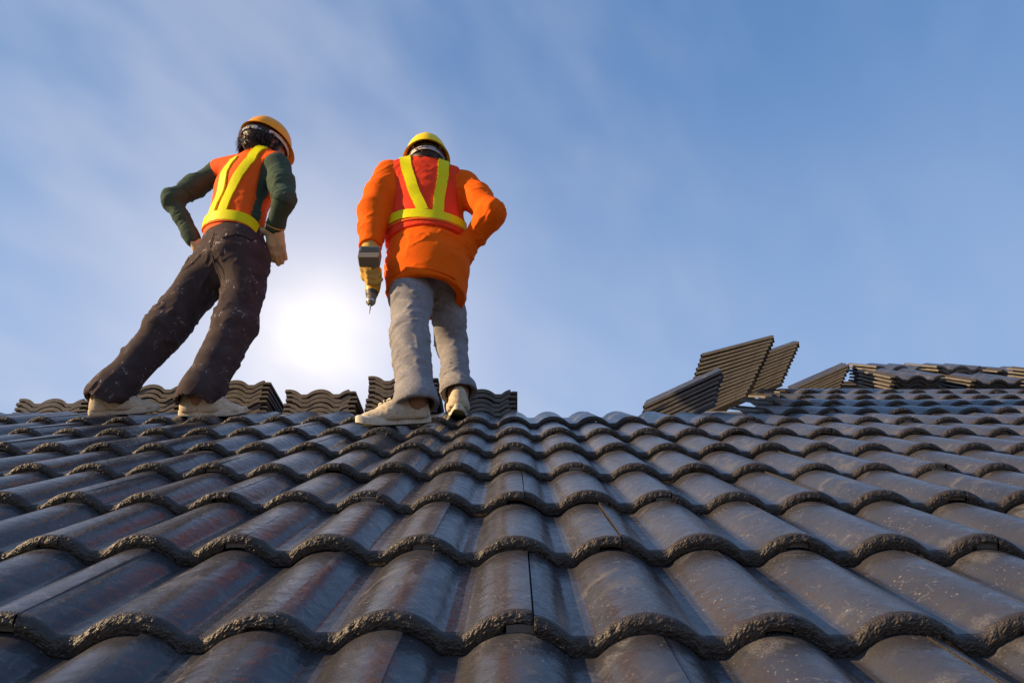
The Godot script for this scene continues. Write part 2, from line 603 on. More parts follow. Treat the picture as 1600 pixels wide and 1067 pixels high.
func tile_mesh(seed_: int) -> ArrayMesh:
	var nz := FastNoiseLite.new()
	nz.seed = seed_
	nz.frequency = 1.0
	nz.fractal_octaves = 2
	var xs := PackedFloat32Array()
	var cols := 170
	for i in cols + 1:
		xs.append(lerpf(0.0005, 0.2995, float(i) / cols))
	var wav := seed_ * 3.7
	# top
	var tz := [-0.42, -0.40, -0.32, -0.22, -0.12, -0.06, -0.035, -0.022, -0.013]
	var tv := PackedVector3Array()
	var tu := PackedVector2Array()
	var tf := PackedInt32Array()
	for z in tz:
		for x in xs:
			tv.append(Vector3(x, roll(x) + 0.0006 * nz.get_noise_2d(x * 18.0 + wav, z * 14.0), z))
			tu.append(Vector2(x / 0.3, -z / 0.42))
	var w := cols + 1
	for j in tz.size() - 1:
		for i in cols:
			var a0 := j * w + i
			tf.append_array(PackedInt32Array([a0, a0 + 1, a0 + w, a0 + 1, a0 + w + 1, a0 + w]))
	# nose: rounded lip, lumpy front, ragged lower edge; the last 32 mm keep only the upper half (the side lap)
	var sec := [[-0.013, 0.0, 0.0], [-0.0085, 0.0004, 0.35], [-0.005, -0.0006, 0.7], [-0.0022, -0.0028, 1.0], [-0.0004, -0.006, 1.0], [0.0006, -0.0095, 1.0], [0.0006, -0.013, 1.0], [0.0002, -0.0165, 1.0], [-0.0006, -0.0208, 1.0], [-0.003, -0.0245, 0.8], [-0.010, -0.0248, 0.3], [-0.03, -0.0235, 0.0], [-0.036, -0.018, 0.0], [-0.42, -0.018, 0.0]]
	var fine_sec := []
	for j in sec.size():
		fine_sec.append(sec[j])
		if j >= 2 and j < 10:
			for q in [0.34, 0.67]:
				fine_sec.append([lerpf(sec[j][0], sec[j + 1][0], q), lerpf(sec[j][1], sec[j + 1][1], q), lerpf(sec[j][2], sec[j + 1][2], q)])
	sec = fine_sec
	var nv := PackedVector3Array()
	var nc := PackedColorArray()
	var nf := PackedInt32Array()
	var chip_at := 0.04 + 0.2 * fposmod(seed_ * 0.618, 1.0)
	for j in sec.size():
		for x in xs:
			var z: float = sec[j][0]
			var y: float = sec[j][1]
			var k: float = sec[j][2]
			var low := y < -0.0200 and z > -0.031
			var mid := y < -0.0155 and y > -0.0220 and z > -0.005
			var face := y < -0.0030
			var inner := z < -0.029
			var lap := smoothstep(0.262, 0.268, x + 0.004 * nz.get_noise_2d(y * 400.0, wav))
			if lap > 0.0:
				y = lerpf(y, maxf(y, -0.0120 + 0.002 * nz.get_noise_2d(x * 300.0, wav)), lap)
			var p := Vector3(x, roll(x) + y, z)
			var lump := nz.get_noise_3d(p.x * 75.0 + wav, p.y * 75.0, p.z * 75.0)
			var grain := nz.get_noise_3d(p.x * 330.0, p.y * 330.0 + wav, p.z * 330.0)
			var rag := nz.get_noise_2d(x * 120.0 + wav * 2.0, 4.0)
			p.z += k * (0.0016 * lump + 0.0018 * grain)
			p.y += k * (0.0008 * lump + 0.0006 * grain)
			if low:
				p.y += 0.0018 * rag
			if mid:
				p.z -= 0.0016 * smoothstep(0.0, 0.3, rag)
			var c := Color(0.036, 0.030, 0.026)
			if face:
				c = c.lerp(Color(0.055, 0.045, 0.036), clampf(0.5 + grain, 0.0, 1.0))
			var chip := smoothstep(0.55, 0.75, 1.0 - absf(x - chip_at) / 0.02 + 0.7 * lump) if seed_ % 3 == 0 else 0.0
			if y < -0.0155 and not inner and chip > 0.0:
				c = c.lerp(Color(0.30, 0.18, 0.09), chip)
				p.z -= 0.002 * chip
			if inner:
				c = Color(0.10, 0.085, 0.07)
			nv.append(p)
			nc.append(c)
	for j in sec.size() - 1:
		for i in cols:
			var a0 := j * w + i
			nf.append_array(PackedInt32Array([a0, a0 + 1, a0 + w, a0 + 1, a0 + w + 1, a0 + w]))
	# edges: the under-lap flange on the left, both long sides and the tail, in bare concrete
	var ev := PackedVector3Array()
	var ef := PackedInt32Array()
	var quad := func(a: Vector3, b: Vector3, c: Vector3, d: Vector3) -> void:
		var s := ev.size()
		ev.append_array(PackedVector3Array([a, b, c, d]))
		ef.append_array(PackedInt32Array([s, s + 1, s + 2, s, s + 2, s + 3]))
	var zf := -0.006
	var fl := [-0.032, -0.024, -0.016, -0.008, 0.001]
	for i in 4:
		var y0 := roll(fl[i]) - 0.0115
		var y1 := roll(fl[i + 1]) - 0.0115
		quad.call(Vector3(fl[i], y0, -0.42), Vector3(fl[i + 1], y1, -0.42), Vector3(fl[i + 1], y1, zf), Vector3(fl[i], y0, zf))
		quad.call(Vector3(fl[i], y0, zf), Vector3(fl[i + 1], y1, zf), Vector3(fl[i + 1], y1 - 0.009, zf), Vector3(fl[i], y0 - 0.009, zf))
		quad.call(Vector3(fl[i], y0 - 0.009, zf), Vector3(fl[i + 1], y1 - 0.009, zf), Vector3(fl[i + 1], y1 - 0.009, -0.42), Vector3(fl[i], y0 - 0.009, -0.42))
		quad.call(Vector3(fl[i + 1], y1, -0.42), Vector3(fl[i], y0, -0.42), Vector3(fl[i], y0 - 0.009, -0.42), Vector3(fl[i + 1], y1 - 0.009, -0.42))
	var yl := roll(-0.032) - 0.0115
	quad.call(Vector3(-0.032, yl, -0.42), Vector3(-0.032, yl, zf), Vector3(-0.032, yl - 0.009, zf), Vector3(-0.032, yl - 0.009, -0.42))
	var y2 := roll(0.001)
	var jn := nv.size()
	for q in [Vector3(0.0005, y2, -0.42), Vector3(0.0005, y2, -0.008), Vector3(0.0005, y2 - 0.02, -0.008), Vector3(0.0005, y2 - 0.02, -0.42)]:
		nv.append(q)
		nc.append(Color(0.036, 0.030, 0.026))
	nf.append_array(PackedInt32Array([jn, jn + 1, jn + 2, jn, jn + 2, jn + 3]))
	var y3 := roll(0.2995)
	quad.call(Vector3(0.2995, y3, -0.008), Vector3(0.2995, y3, -0.42), Vector3(0.2995, y3 - 0.0125, -0.42), Vector3(0.2995, y3 - 0.0125, -0.008))
	for i in cols:
		var x0 := xs[i]
		var x1 := xs[i + 1]
		var t0 := 0.018 if x0 < 0.265 else 0.0125
		quad.call(Vector3(x1, roll(x1), -0.42), Vector3(x0, roll(x0), -0.42), Vector3(x0, roll(x0) - t0, -0.42), Vector3(x1, roll(x1) - t0, -0.42))
	var am := ArrayMesh.new()
	for part_ in [[tv, tf, tu, null], [nv, nf, null, nc], [ev, ef, null, null]]:
		var arr := []
		arr.resize(Mesh.ARRAY_MAX)
		arr[Mesh.ARRAY_VERTEX] = part_[0]
		arr[Mesh.ARRAY_NORMAL] = normals_of(part_[0], part_[1])
		arr[Mesh.ARRAY_INDEX] = part_[1]
		if part_[2] != null:
			arr[Mesh.ARRAY_TEX_UV] = part_[2]
		if part_[3] != null:
			arr[Mesh.ARRAY_COLOR] = part_[3]
		am.add_surface_from_arrays(Mesh.PRIMITIVE_TRIANGLES, arr)
	var skin := tile_skin(seed_ * 17 + 4)
	var m := StandardMaterial3D.new()
	m.resource_name = "tile_paint"
	m.albedo_texture = skin[0]
	m.roughness = 1.0
	m.roughness_texture = skin[1]
	m.normal_enabled = true
	m.normal_texture = M.peel
	m.normal_scale = 0.30
	m.uv1_scale = Vector3.ONE
	am.surface_set_material(0, m)
	am.surface_set_material(1, M.nose_paint)
	am.surface_set_material(2, M.bare_concrete)
	return am

var tiles: Array[ArrayMesh] = []
const LAY := 0.0677   # each laid tile tips by this angle onto the course below

func roof_basis(turn := 0.0, tip := 0.0, roll_ := 0.0) -> Basis:
	return Basis(Vector3(1, 0, 0), NRM, -UPS) * Basis(Vector3.UP, turn) * Basis(Vector3.RIGHT, tip) * Basis(Vector3.BACK, roll_)

func joint_x(k: int) -> float:
	return 0.0245 + 0.15 * k

func lay_roof() -> void:
	var roof := Node3D.new()
	roof.name = "tiled_roof"
	roof.set_meta("kind", "structure")
	add_child(roof)
	for r in range(-2, 11):
		var v := FIRST_V + GAUGE * r
		var wide := maxf(v, 0.5) * 0.72 + 0.75
		var k0 := -int(ceil(wide / 0.15)) - 1
		var k1 := int(ceil(wide / 0.15)) + 1
		if r >= 7:
			k0 = r      # the unfinished edge climbs to the right
		if posmod(k0, 2) != posmod(r, 2):
			k0 -= 1
		var k := k0
		while k < k1:
			var o := MeshInstance3D.new()
			o.name = "tile"
			o.mesh = tiles[rng.randi() % tiles.size()]
			var tip := -LAY + rng.randf_range(-0.007, 0.007)
			o.transform = Transform3D(roof_basis(rng.randf_range(-0.004, 0.004), tip, rng.randf_range(-0.003, 0.003)), on_roof(joint_x(k) + rng.randf_range(-0.0008, 0.0008), v + rng.randf_range(-0.006, 0.006), rng.randf_range(-0.002, 0.002)))
			roof.add_child(o, true)
			k += 2
	# underlay, battens and rafters under the tiles
	var eave := -0.9
	var ridge := 3.30
	var top := 5.6
	var sheets := [[-4.2, 0.72, eave, ridge], [0.72, 5.2, eave, ridge], [0.80, 1.9, ridge + 0.002, 4.0], [2.3, 5.2, ridge + 0.002, top]]
	for s in sheets:
		part(roof, "underlay", box_mesh(on_roof((s[0] + s[1]) * 0.5, (s[2] + s[3]) * 0.5, -0.118), Vector3((s[1] - s[0]) * 0.5, 0, 0), UPS * ((s[3] - s[2]) * 0.5), NRM * 0.004), M.foil)
	for r in range(-3, 15):
		var v := FIRST_V + GAUGE * r + 0.395
		var x0 := -4.2 if v < ridge else maxf(1.02 + 0.15 * (r - 6), 2.3 if v > 4.4 else 0.0)
		part(roof, "batten", box_mesh(on_roof((x0 + 5.2) * 0.5, v, -0.094), Vector3((5.2 - x0) * 0.5, 0, 0), UPS * 0.02, NRM * 0.0195), M.timber)
	part(roof, "ridge_staging", box_mesh(on_roof(-1.1, 3.335, -0.085) + Vector3(0, -0.018, -0.24), Vector3(1.25, 0, 0), Vector3(0, 0.0165, 0), Vector3(0, 0, 0.26)), M.timber)
	for k in 10:
		var x := -4.1 + k * 1.02
		var t := ridge if x < 2.4 else top
		part(roof, "rafter", box_mesh(on_roof(x, (eave + t) * 0.5, -0.19), Vector3(0.025, 0, 0), UPS * ((t - eave) * 0.5 - 0.01), NRM * 0.067), M.timber)

# ---------------------------------------------------------------- loose tiles
const ORD := ["lowest", "second lowest", "third lowest", "fourth lowest", "fifth lowest", "sixth lowest", "seventh lowest", "eighth lowest", "ninth lowest", "tenth lowest", "eleventh lowest", "twelfth lowest", "thirteenth lowest", "fourteenth lowest", "fifteenth lowest", "sixteenth lowest", "seventeenth lowest"]

func level_stack(x: float, count: int, where: String, group: String) -> void:
	# tiles piled level on the ridge staging, tails towards the valley of the roof
	var base := on_roof(x, 3.335, -0.085)
	for i in count:
		var o := MeshInstance3D.new()
		o.name = numbered("roof_tile")
		o.mesh = tiles[rng.randi() % tiles.size()]
		var b := Basis(Vector3.UP, PI + rng.randf_range(-0.02, 0.02))
		var at := base + Vector3(rng.randf_range(-0.004, 0.004), 0.0452 + 0.0240 * i, -0.21 + rng.randf_range(-0.004, 0.004))
		o.transform = Transform3D(b, at - b.x * 0.134 + b.z * 0.21)
		o.set_meta("kind", "thing")
		add_child(o, true)
		var which: String = "topmost" if i == count - 1 else ORD[i]
		tag(o, "%s dark concrete roof tile in the %s" % [which, where], "roof tile", group)

func stack(x: float, v: float, n: float, count: int, turn: float, tip: float, where: String, group: String, lean := Vector3.ZERO, pitch := 0.0236, jitter := 0.005, tip_top := 99.0) -> void:
	# x, v: middle of the tile; n: height of its underside
	for i in count:
		var o := MeshInstance3D.new()
		o.name = numbered("roof_tile")
		o.mesh = tiles[rng.randi() % tiles.size()]
		var b := roof_basis(turn + rng.randf_range(-0.02, 0.02), tip if tip_top > 9.0 else lerpf(tip, tip_top, float(i) / count))
		var at := on_roof(x, v, n + 0.0452 + pitch * i) + lean * i + b.x * rng.randf_range(-jitter, jitter) + b.z * rng.randf_range(-jitter, jitter)
		o.transform = Transform3D(b, at - b.x * 0.134 + b.z * 0.21)
		add_child(o, true)
		var which: String = "topmost" if i == count - 1 else ORD[i]
		o.set_meta("kind", "thing")
		tag(o, "%s dark concrete roof tile in the %s" % [which, where], "roof tile", group)

func loose_tiles() -> void:
	var g := "tiles stacked along the ridge behind the workers"
	var base := -0.0745
	level_stack(-2.115, 4, "low stack beyond the green-shirted worker's rear shoe", g)
	level_stack(-1.685, 7, "stack behind the green-shirted worker's trailing leg", g)
	level_stack(-1.295, 8, "stack behind the green-shirted worker's front shoe", g)
	level_stack(-0.885, 6, "stack standing alone between the two workers", g)
	level_stack(-0.508, 9, "tall stack behind the orange-shirted worker's left leg", g)
	level_stack(-0.143, 6, "stack beside the orange-shirted worker's right shoe", g)
	g = "tall leaning tile stacks at the unfinished roof edge"
	var turn := -deg_to_rad(84.0)
	var tip := deg_to_rad(26.0)
	stack(0.83, 3.78, -0.15, 7, -deg_to_rad(102.0), tip, "short leaning stack lowest at the unfinished edge", g, Vector3(0.007, 0, 0), 0.0245, 0.002)
	stack(1.20, 4.40, -0.17, 16, -deg_to_rad(107.0), tip, "tallest leaning stack at the unfinished edge", g, Vector3(0.0095, 0, 0), 0.0245, 0.002, deg_to_rad(15.0))
	stack(1.58, 4.90, -0.13, 12, -deg_to_rad(107.0), tip, "leaning stack right behind the tallest one", g, Vector3(0.0095, 0, 0), 0.0245, 0.002, deg_to_rad(20.0))
	stack(2.14, 5.30, -0.19, 7, -deg_to_rad(107.0), tip, "small leaning stack highest up the slope", g, Vector3(0.0095, 0, 0), 0.0245, 0.002)
	g = "tile stacks above the finished courses"
	stack(2.46, 4.66, base, 5, 0.0, 0.05, "fanned stack beside the leaning stacks", g)
	stack(2.92, 4.62, base, 4, 0.0, 0.03, "low stack past the fanned one", g)
	stack(3.42, 4.62, base, 6, 0.0, 0.02, "high stack past the low one", g)
	stack(2.62, 5.15, base, 6, PI, 0, "stack standing behind the fanned stack", g)
	stack(3.03, 5.15, base, 6, PI, 0, "stack standing behind the low stack", g)
	stack(3.44, 5.15, base, 5, 0.0, 0, "stack standing behind the high stack", g)

# ---------------------------------------------------------------- people
func helmet(parent: Node, c: Vector3, up: Vector3, fwd: Vector3, shell: Material, strap: Material, white_box: bool, rx: float, rz: float) -> void:
	# c: centre of the rim
	var y := up.normalized()
	var x := fwd.cross(y).normalized()
	var z := x.cross(y)      # backwards; the peak points along -z
	var nt := 56
	var rings := 14
	var vs := PackedVector3Array()
	var fs := PackedInt32Array()
	var place := func(px: float, py: float, pz: float) -> Vector3:
		return c + x * px + y * py + z * pz
	# outer dome from the crown down, then the lip, then the inside up again
	for pass_ in 2:
		var sh := 0.0 if pass_ == 0 else -0.0045
		for r in rings + 3:
			var f := minf(float(r) / rings, 1.0)
			if pass_ == 1:
				f = minf(float(rings + 2 - r) / rings, 1.0)
			var a := f * PI * 0.5
			var lip := 0
			if pass_ == 0 and r > rings:
				lip = r - rings
			if pass_ == 1 and r < 2:
				lip = 2 - r
			for s in nt:
				var t := TAU * s / nt
				var cx := cos(t)
				var cz := sin(t)
				var k := pow(sin(a), 0.82)
				var px := cx * (0.103 + sh) * k
				var pz := cz * (0.128 + sh) * k
				var py := (0.118 + sh) * cos(a)
				# three pressed ribs along the crown
				var rib := exp(-pow(px / 0.013, 2.0)) + 0.7 * exp(-pow((absf(px) - 0.045) / 0.009, 2.0))
				py += 0.0045 * rib * smoothstep(0.06, 0.11, py + 0.03)
				if lip > 0:
					var peak := pow(maxf(-cz, 0.0), 2.0)
					px += cx * (0.006 * lip + 0.004 * peak * lip)
					pz += cz * (0.006 * lip + 0.012 * peak * lip)
					py -= 0.006 * lip + 0.004 * peak * lip + sh * 0.4
				vs.append(place.call(px, py, pz))
	var total := 2 * (rings + 3)
	for r in total - 1:
		for s in nt:
			var a0 := r * nt + s
			var a1 := r * nt + (s + 1) % nt
			fs.append_array(PackedInt32Array([a0, a1, a0 + nt, a1, a1 + nt, a0 + nt]))
	var root := Node3D.new()
	root.name = "hard_hat"
	parent.add_child(root, true)
	part(root, "shell", flat_mesh(vs, fs, 40.0), shell)
	# sweatband and nape strap of the harness: an open ring hanging below the rim at the back
	var bv := PackedVector3Array()
	var bf := PackedInt32Array()
	var n := 48
	for i in n + 1:
		var t := TAU * i / n
		var back := smoothstep(-0.2, 1.0, sin(t))
		for e in [[0.0, 0.011], [0.0, -0.011], [-0.003, -0.011], [-0.003, 0.011], [0.0, 0.011]]:
			bv.append(place.call(cos(t) * (rx + e[0]), e[1] - 0.018 - 0.022 * back, sin(t) * (rz + e[0])))
	for i in n:
		for k in 4:
			var a0 := i * 5 + k
			bf.append_array(PackedInt32Array([a0, a0 + 5, a0 + 1, a0 + 1, a0 + 5, a0 + 6]))
	var ring := part(root, "headband", flat_mesh(bv, bf, 40.0), strap)
	if white_box:
		var t := deg_to_rad(118.0)
		var bc: Vector3 = place.call(cos(t) * (rx + 0.003), -0.038, sin(t) * (rz + 0.004))
		var out := (x * cos(t) + z * sin(t)).normalized()
		part(ring, "ratchet_buckle", box_mesh(bc, out * 0.006, y * 0.014, y.cross(out) * 0.022), M.harness_white)
		part(ring, "buckle_slot", box_mesh(bc + out * 0.006, out * 0.0012, y * 0.006, y.cross(out) * 0.005), M.dark_plastic)
	else:
		var st := SurfaceTool.new()
		st.begin(Mesh.PRIMITIVE_TRIANGLES)
		for i in 15:
			var t := deg_to_rad(58.0 + i * 4.6)
			var out := (x * cos(t) / rx + z * sin(t) / rz).normalized()
			var back := smoothstep(-0.2, 1.0, sin(t))
			box_st(st, place.call(cos(t) * (rx + 0.0003), -0.017 - 0.022 * back, sin(t) * (rz + 0.0003)), out * 0.0008, y * 0.0028, y.cross(out) * 0.0016)
		part(ring, "punched_holes", st.commit(), M.dark_plastic)
	# four cradle straps inside
	for s in [0.8, 2.34, 3.94, 5.48]:
		var pts := []
		for k in 7:
			var a: float = k / 6.0 * 1.35
			pts.append(place.call(cos(s) * 0.092 * cos(a), -0.012 + 0.095 * sin(a), sin(s) * 0.112 * cos(a)))
		part(root, "cradle_strap", tube(pts, 0.004, 6), M.harness)

func head(f: Field, c: Vector3, up: Vector3, fwd: Vector3) -> void:
	var r := fwd.cross(up).normalized()
	f.add(c + up * 0.03 - fwd * 0.025, c + up * 0.03 + fwd * 0.02, 0.080, 0.078, r, 1.1)
	f.add(c - up * 0.03 + fwd * 0.03, c - up * 0.085 + fwd * 0.055, 0.058, 0.034, r, 0.9)   # jaw
	f.add(c + up * 0.005 + fwd * 0.094, c - up * 0.028 + fwd * 0.108, 0.008, 0.013)          # nose
	f.add(c - up * 0.058 + fwd * 0.082 - r * 0.016, c - up * 0.058 + fwd * 0.082 + r * 0.016, 0.011, 0.011)   # mouth
	for s in [-1.0, 1.0]:
		f.add(c + up * 0.022 + fwd * 0.085 + r * 0.03 * s, c + up * 0.022 + fwd * 0.082 + r * 0.045 * s, 0.010, 0.009)   # brow
		f.add(c + fwd * 0.08 + r * 0.032 * s, c + fwd * 0.081 + r * 0.034 * s, 0.012, 0.012)                              # eye
		f.add(c + up * 0.014 - fwd * 0.006 + r * 0.078 * s, c - up * 0.030 + fwd * 0.004 + r * 0.076 * s, 0.015, 0.011, r, 1.9)  # ear

# palm and five fingers. d: towards the fingertips, s: towards the thumb, n: out of the back of the hand; curl: bend of each joint
func hand(f: Field, wrist: Vector3, d: Vector3, s: Vector3, n: Vector3, curl: float, thumb_out: float, fat := 1.0) -> void:
	f.add(wrist, wrist + d * 0.03, 0.026 * fat, 0.029 * fat, n, 1.35)
	f.add(wrist + d * 0.03 + s * 0.014, wrist + d * 0.078 + s * 0.022, 0.024 * fat, 0.019 * fat, n, 1.3)
	f.add(wrist + d * 0.03 - s * 0.014, wrist + d * 0.072 - s * 0.022, 0.023 * fat, 0.018 * fat, n, 1.3)
	var lens := [0.040, 0.045, 0.041, 0.032]
	for i in 4:
		var base := wrist + d * (0.084 - 0.004 * absf(i - 1.0)) + s * (0.031 - 0.0205 * i)
		var ang := curl * (0.75 + 0.1 * i)
		var p := base
		for k in 3:
			var dir := d * cos(ang) - n * sin(ang)
			var l: float = lens[i] * [1.0, 0.68, 0.55][k]
			var q := p + dir * l
			f.add(p, q, (0.0100 - 0.0007 * k) * fat, (0.0093 - 0.0007 * k) * fat)
			p = q
			ang += curl * 0.95
	var tb := wrist + d * 0.026 + s * 0.030
	var td := (d * cos(thumb_out) + s * sin(thumb_out) - n * 0.25).normalized()
	f.add(tb - s * 0.01, tb + td * 0.040, 0.016 * fat, 0.0125 * fat)
	var td2 := (td + d * 0.25 - n * 0.3 * curl).normalized()
	f.add(tb + td * 0.040, tb + td * 0.040 + td2 * 0.036, 0.0120 * fat, 0.0100 * fat)

func shoe(parent: Node, heel: Vector3, toe: Vector3, up: Vector3, length := 0.268) -> void:
	# heel and toe: the ends of the sole on the ground
	var x := (toe - heel).normalized()
	var z := x.cross(up).normalized()
	var y := z.cross(x)
	var o := heel
	var at := func(a: float, b: float, c: float) -> Vector3:
		return o + x * (a * length / 0.268) + y * b + z * c
	var root := Node3D.new()
	root.name = "shoe"
	parent.add_child(root, true)
	# sole: outline swept up 26 mm with a rounded foxing edge
	var outline := []
	var n := 44
	for i in n:
		var t := TAU * i / n
		var a := 0.134 - 0.134 * cos(t)
		var w := 0.031 + 0.013 * smoothstep(0.10, 0.20, a)
		var e := pow(absf(sin(t)), 0.62)
		outline.append([a, w * e * signf(sin(t)) + 0.006 * sin(a / 0.268 * PI)])
	var vs := PackedVector3Array()
	var fs := PackedInt32Array()
	for l in [[0.0, 0.93], [0.003, 0.99], [0.013, 1.0], [0.024, 0.995], [0.028, 0.95]]:
		for p in outline:
			var spring := 0.014 * pow(maxf((p[0] - 0.19) / 0.078, 0.0), 2.0)
			vs.append(at.call(0.134 + (p[0] - 0.134) * l[1], l[0] + spring, p[1] * l[1]))
	for l in 4:
		for i in n:
			var a0 := l * n + i
			var a1 := l * n + (i + 1) % n
			fs.append_array(PackedInt32Array([a0, a0 + n, a1, a1, a0 + n, a1 + n]))
	var c0 := vs.size()
	vs.append(at.call(0.134, 0.0, 0.003))
	vs.append(at.call(0.134, 0.028, 0.003))
	for i in n:
		fs.append_array(PackedInt32Array([c0, i, (i + 1) % n, c0 + 1, 4 * n + (i + 1) % n, 4 * n + i]))
	var sole := part(root, "sole", flat_mesh(vs, fs, 50.0), M.rubber_sole)
	var tv := PackedVector3Array()
	for p in outline:
		tv.append(at.call(0.134 + (p[0] - 0.134) * 0.88, -0.0015, p[1] * 0.86))
	var tf := PackedInt32Array()
	tv.append(at.call(0.134, -0.0015, 0.003))
	for i in n:
		tf.append_array(PackedInt32Array([n, i, (i + 1) % n]))
	part(sole, "tread", flat_mesh(tv, tf, 50.0), M.green_tread)
	# canvas upper with an open collar
	var f := Field.new()
	f.soft = 0.03
	f.add(at.call(0.040, 0.036, 0.0), at.call(0.042, 0.078, 0.0), 0.036, 0.034, z, 1.12)
	f.add(at.call(0.055, 0.034, 0.002), at.call(0.135, 0.040, 0.004), 0.037, 0.040, z, 1.0)
	f.add(at.call(0.135, 0.040, 0.004), at.call(0.222, 0.020, 0.006), 0.040, 0.033, z, 0.92)
	f.add(at.call(0.085, 0.070, 0.002), at.call(0.150, 0.056, 0.004), 0.028, 0.026)
	f.carve(at.call(0.052, 0.075, 0.0), at.call(0.062, 0.16, 0.0), 0.030, 0.045)
	f.planes.append(Plane(-y, -y.dot(at.call(0, 0.016, 0))))
	f.planes.append(Plane((y + x * 0.15).normalized(), (y + x * 0.15).normalized().dot(at.call(0.05, 0.099, 0))))
	var d := nets(f, 0.0045, 1)
	crease(d, [[at.call(0.0, 0.04, 0), at.call(0.12, 0.04, 0), 0.001, 0.002], [at.call(0.12, 0.04, 0), at.call(0.25, 0.03, 0), 0.003, 0.001]], 60.0, 0.5, 0.0008)
	part(root, "upper", to_mesh(d, M.cream_canvas))
	# tongue and laces
	var tongue := Field.new()
	tongue.add(at.call(0.145, 0.083, 0.004), at.call(0.090, 0.108, 0.002), 0.019, 0.021, (y + x * 0.5).normalized(), 3.6)
	part(root, "tongue", to_mesh(nets(tongue, 0.0045, 1), M.cream_canvas))
	for k in 5:
		var a := 0.112 + 0.018 * k
		var h := 0.105 - 0.0055 * k
		var pts := []
		for s in 7:
			var w := lerpf(-0.021, 0.021, s / 6.0)
			pts.append(f.onto(at.call(a + (0.008 if k % 2 == 0 else -0.008) * (s / 6.0 - 0.5), h, w + 0.004), 0.002))
		part(root, "lace", tube(pts, 0.0024, 6), M.pale_lace)
	var bow := [at.call(0.108, 0.106, 0.0), at.call(0.098, 0.122, 0.02), at.call(0.112, 0.118, 0.035), at.call(0.118, 0.104, 0.012), at.call(0.110, 0.108, 0.0), at.call(0.100, 0.120, -0.02), at.call(0.116, 0.112, -0.034), at.call(0.118, 0.102, -0.01)]
	part(root, "lace_bow", tube(bow, 0.0024, 6), M.pale_lace)

func shag(parent: Node, f: Field, c: Vector3, up: Vector3, fwd: Vector3, lo: float, hi: float, count: int, seed_: int, len_: float) -> void:
	# short locks lying down the back and sides of the head, ends ragged
	var r := RandomNumberGenerator.new()
	r.seed = seed_
	var right := fwd.cross(up).normalized()
	var vs := PackedVector3Array()
	var fs := PackedInt32Array()
	for i in count:
		var az := r.randf_range(-2.1, 2.1)
		var h := r.randf_range(lo, hi)
		var dir := (-fwd * cos(az) + right * sin(az))
		var p := f.onto(c + dir * 0.09 + up * h, 0.001)
		var g := f.grad(p)
		var fall := (-up + g * r.randf_range(0.05, 0.5) + right * r.randf_range(-0.5, 0.5)).normalized()
		var w := g.cross(fall).normalized() * r.randf_range(0.002, 0.0045)
		var l := len_ * r.randf_range(0.6, 1.3)
		var s := vs.size()
		for k in 4:
			var t := k / 3.0
			var q := p + fall * l * t + g * (0.003 + 0.004 * sin(t * 3.0)) - up * 0.006 * t * t
			vs.append(q - w * (1.0 - t * 0.85))
			vs.append(q + w * (1.0 - t * 0.85))
		for k in 3:
			var a0 := s + k * 2
			fs.append_array(PackedInt32Array([a0, a0 + 1, a0 + 2, a0 + 1, a0 + 3, a0 + 2]))
	part(parent, "hair_locks", flat_mesh(vs, fs, 60.0), M.hair)

func worker(called: String, label: String, at: Vector3) -> Node3D:
	var o := Node3D.new()
	o.name = numbered(called)
	add_child(o)
	o.position = at
	tag(o, label, "person")
	# parts are modelled in world coordinates and hang on a pivot-free node at the feet
	return o

func shift(o: Node3D) -> void:
	for c in o.get_children():
		c.position -= o.position

func limb(f: Field, pts: Array, rs: Array) -> void:
	for i in pts.size() - 1:
		f.add(pts[i], pts[i + 1], rs[i], rs[i + 1])

func people() -> void:
	green_worker()
	orange_worker()

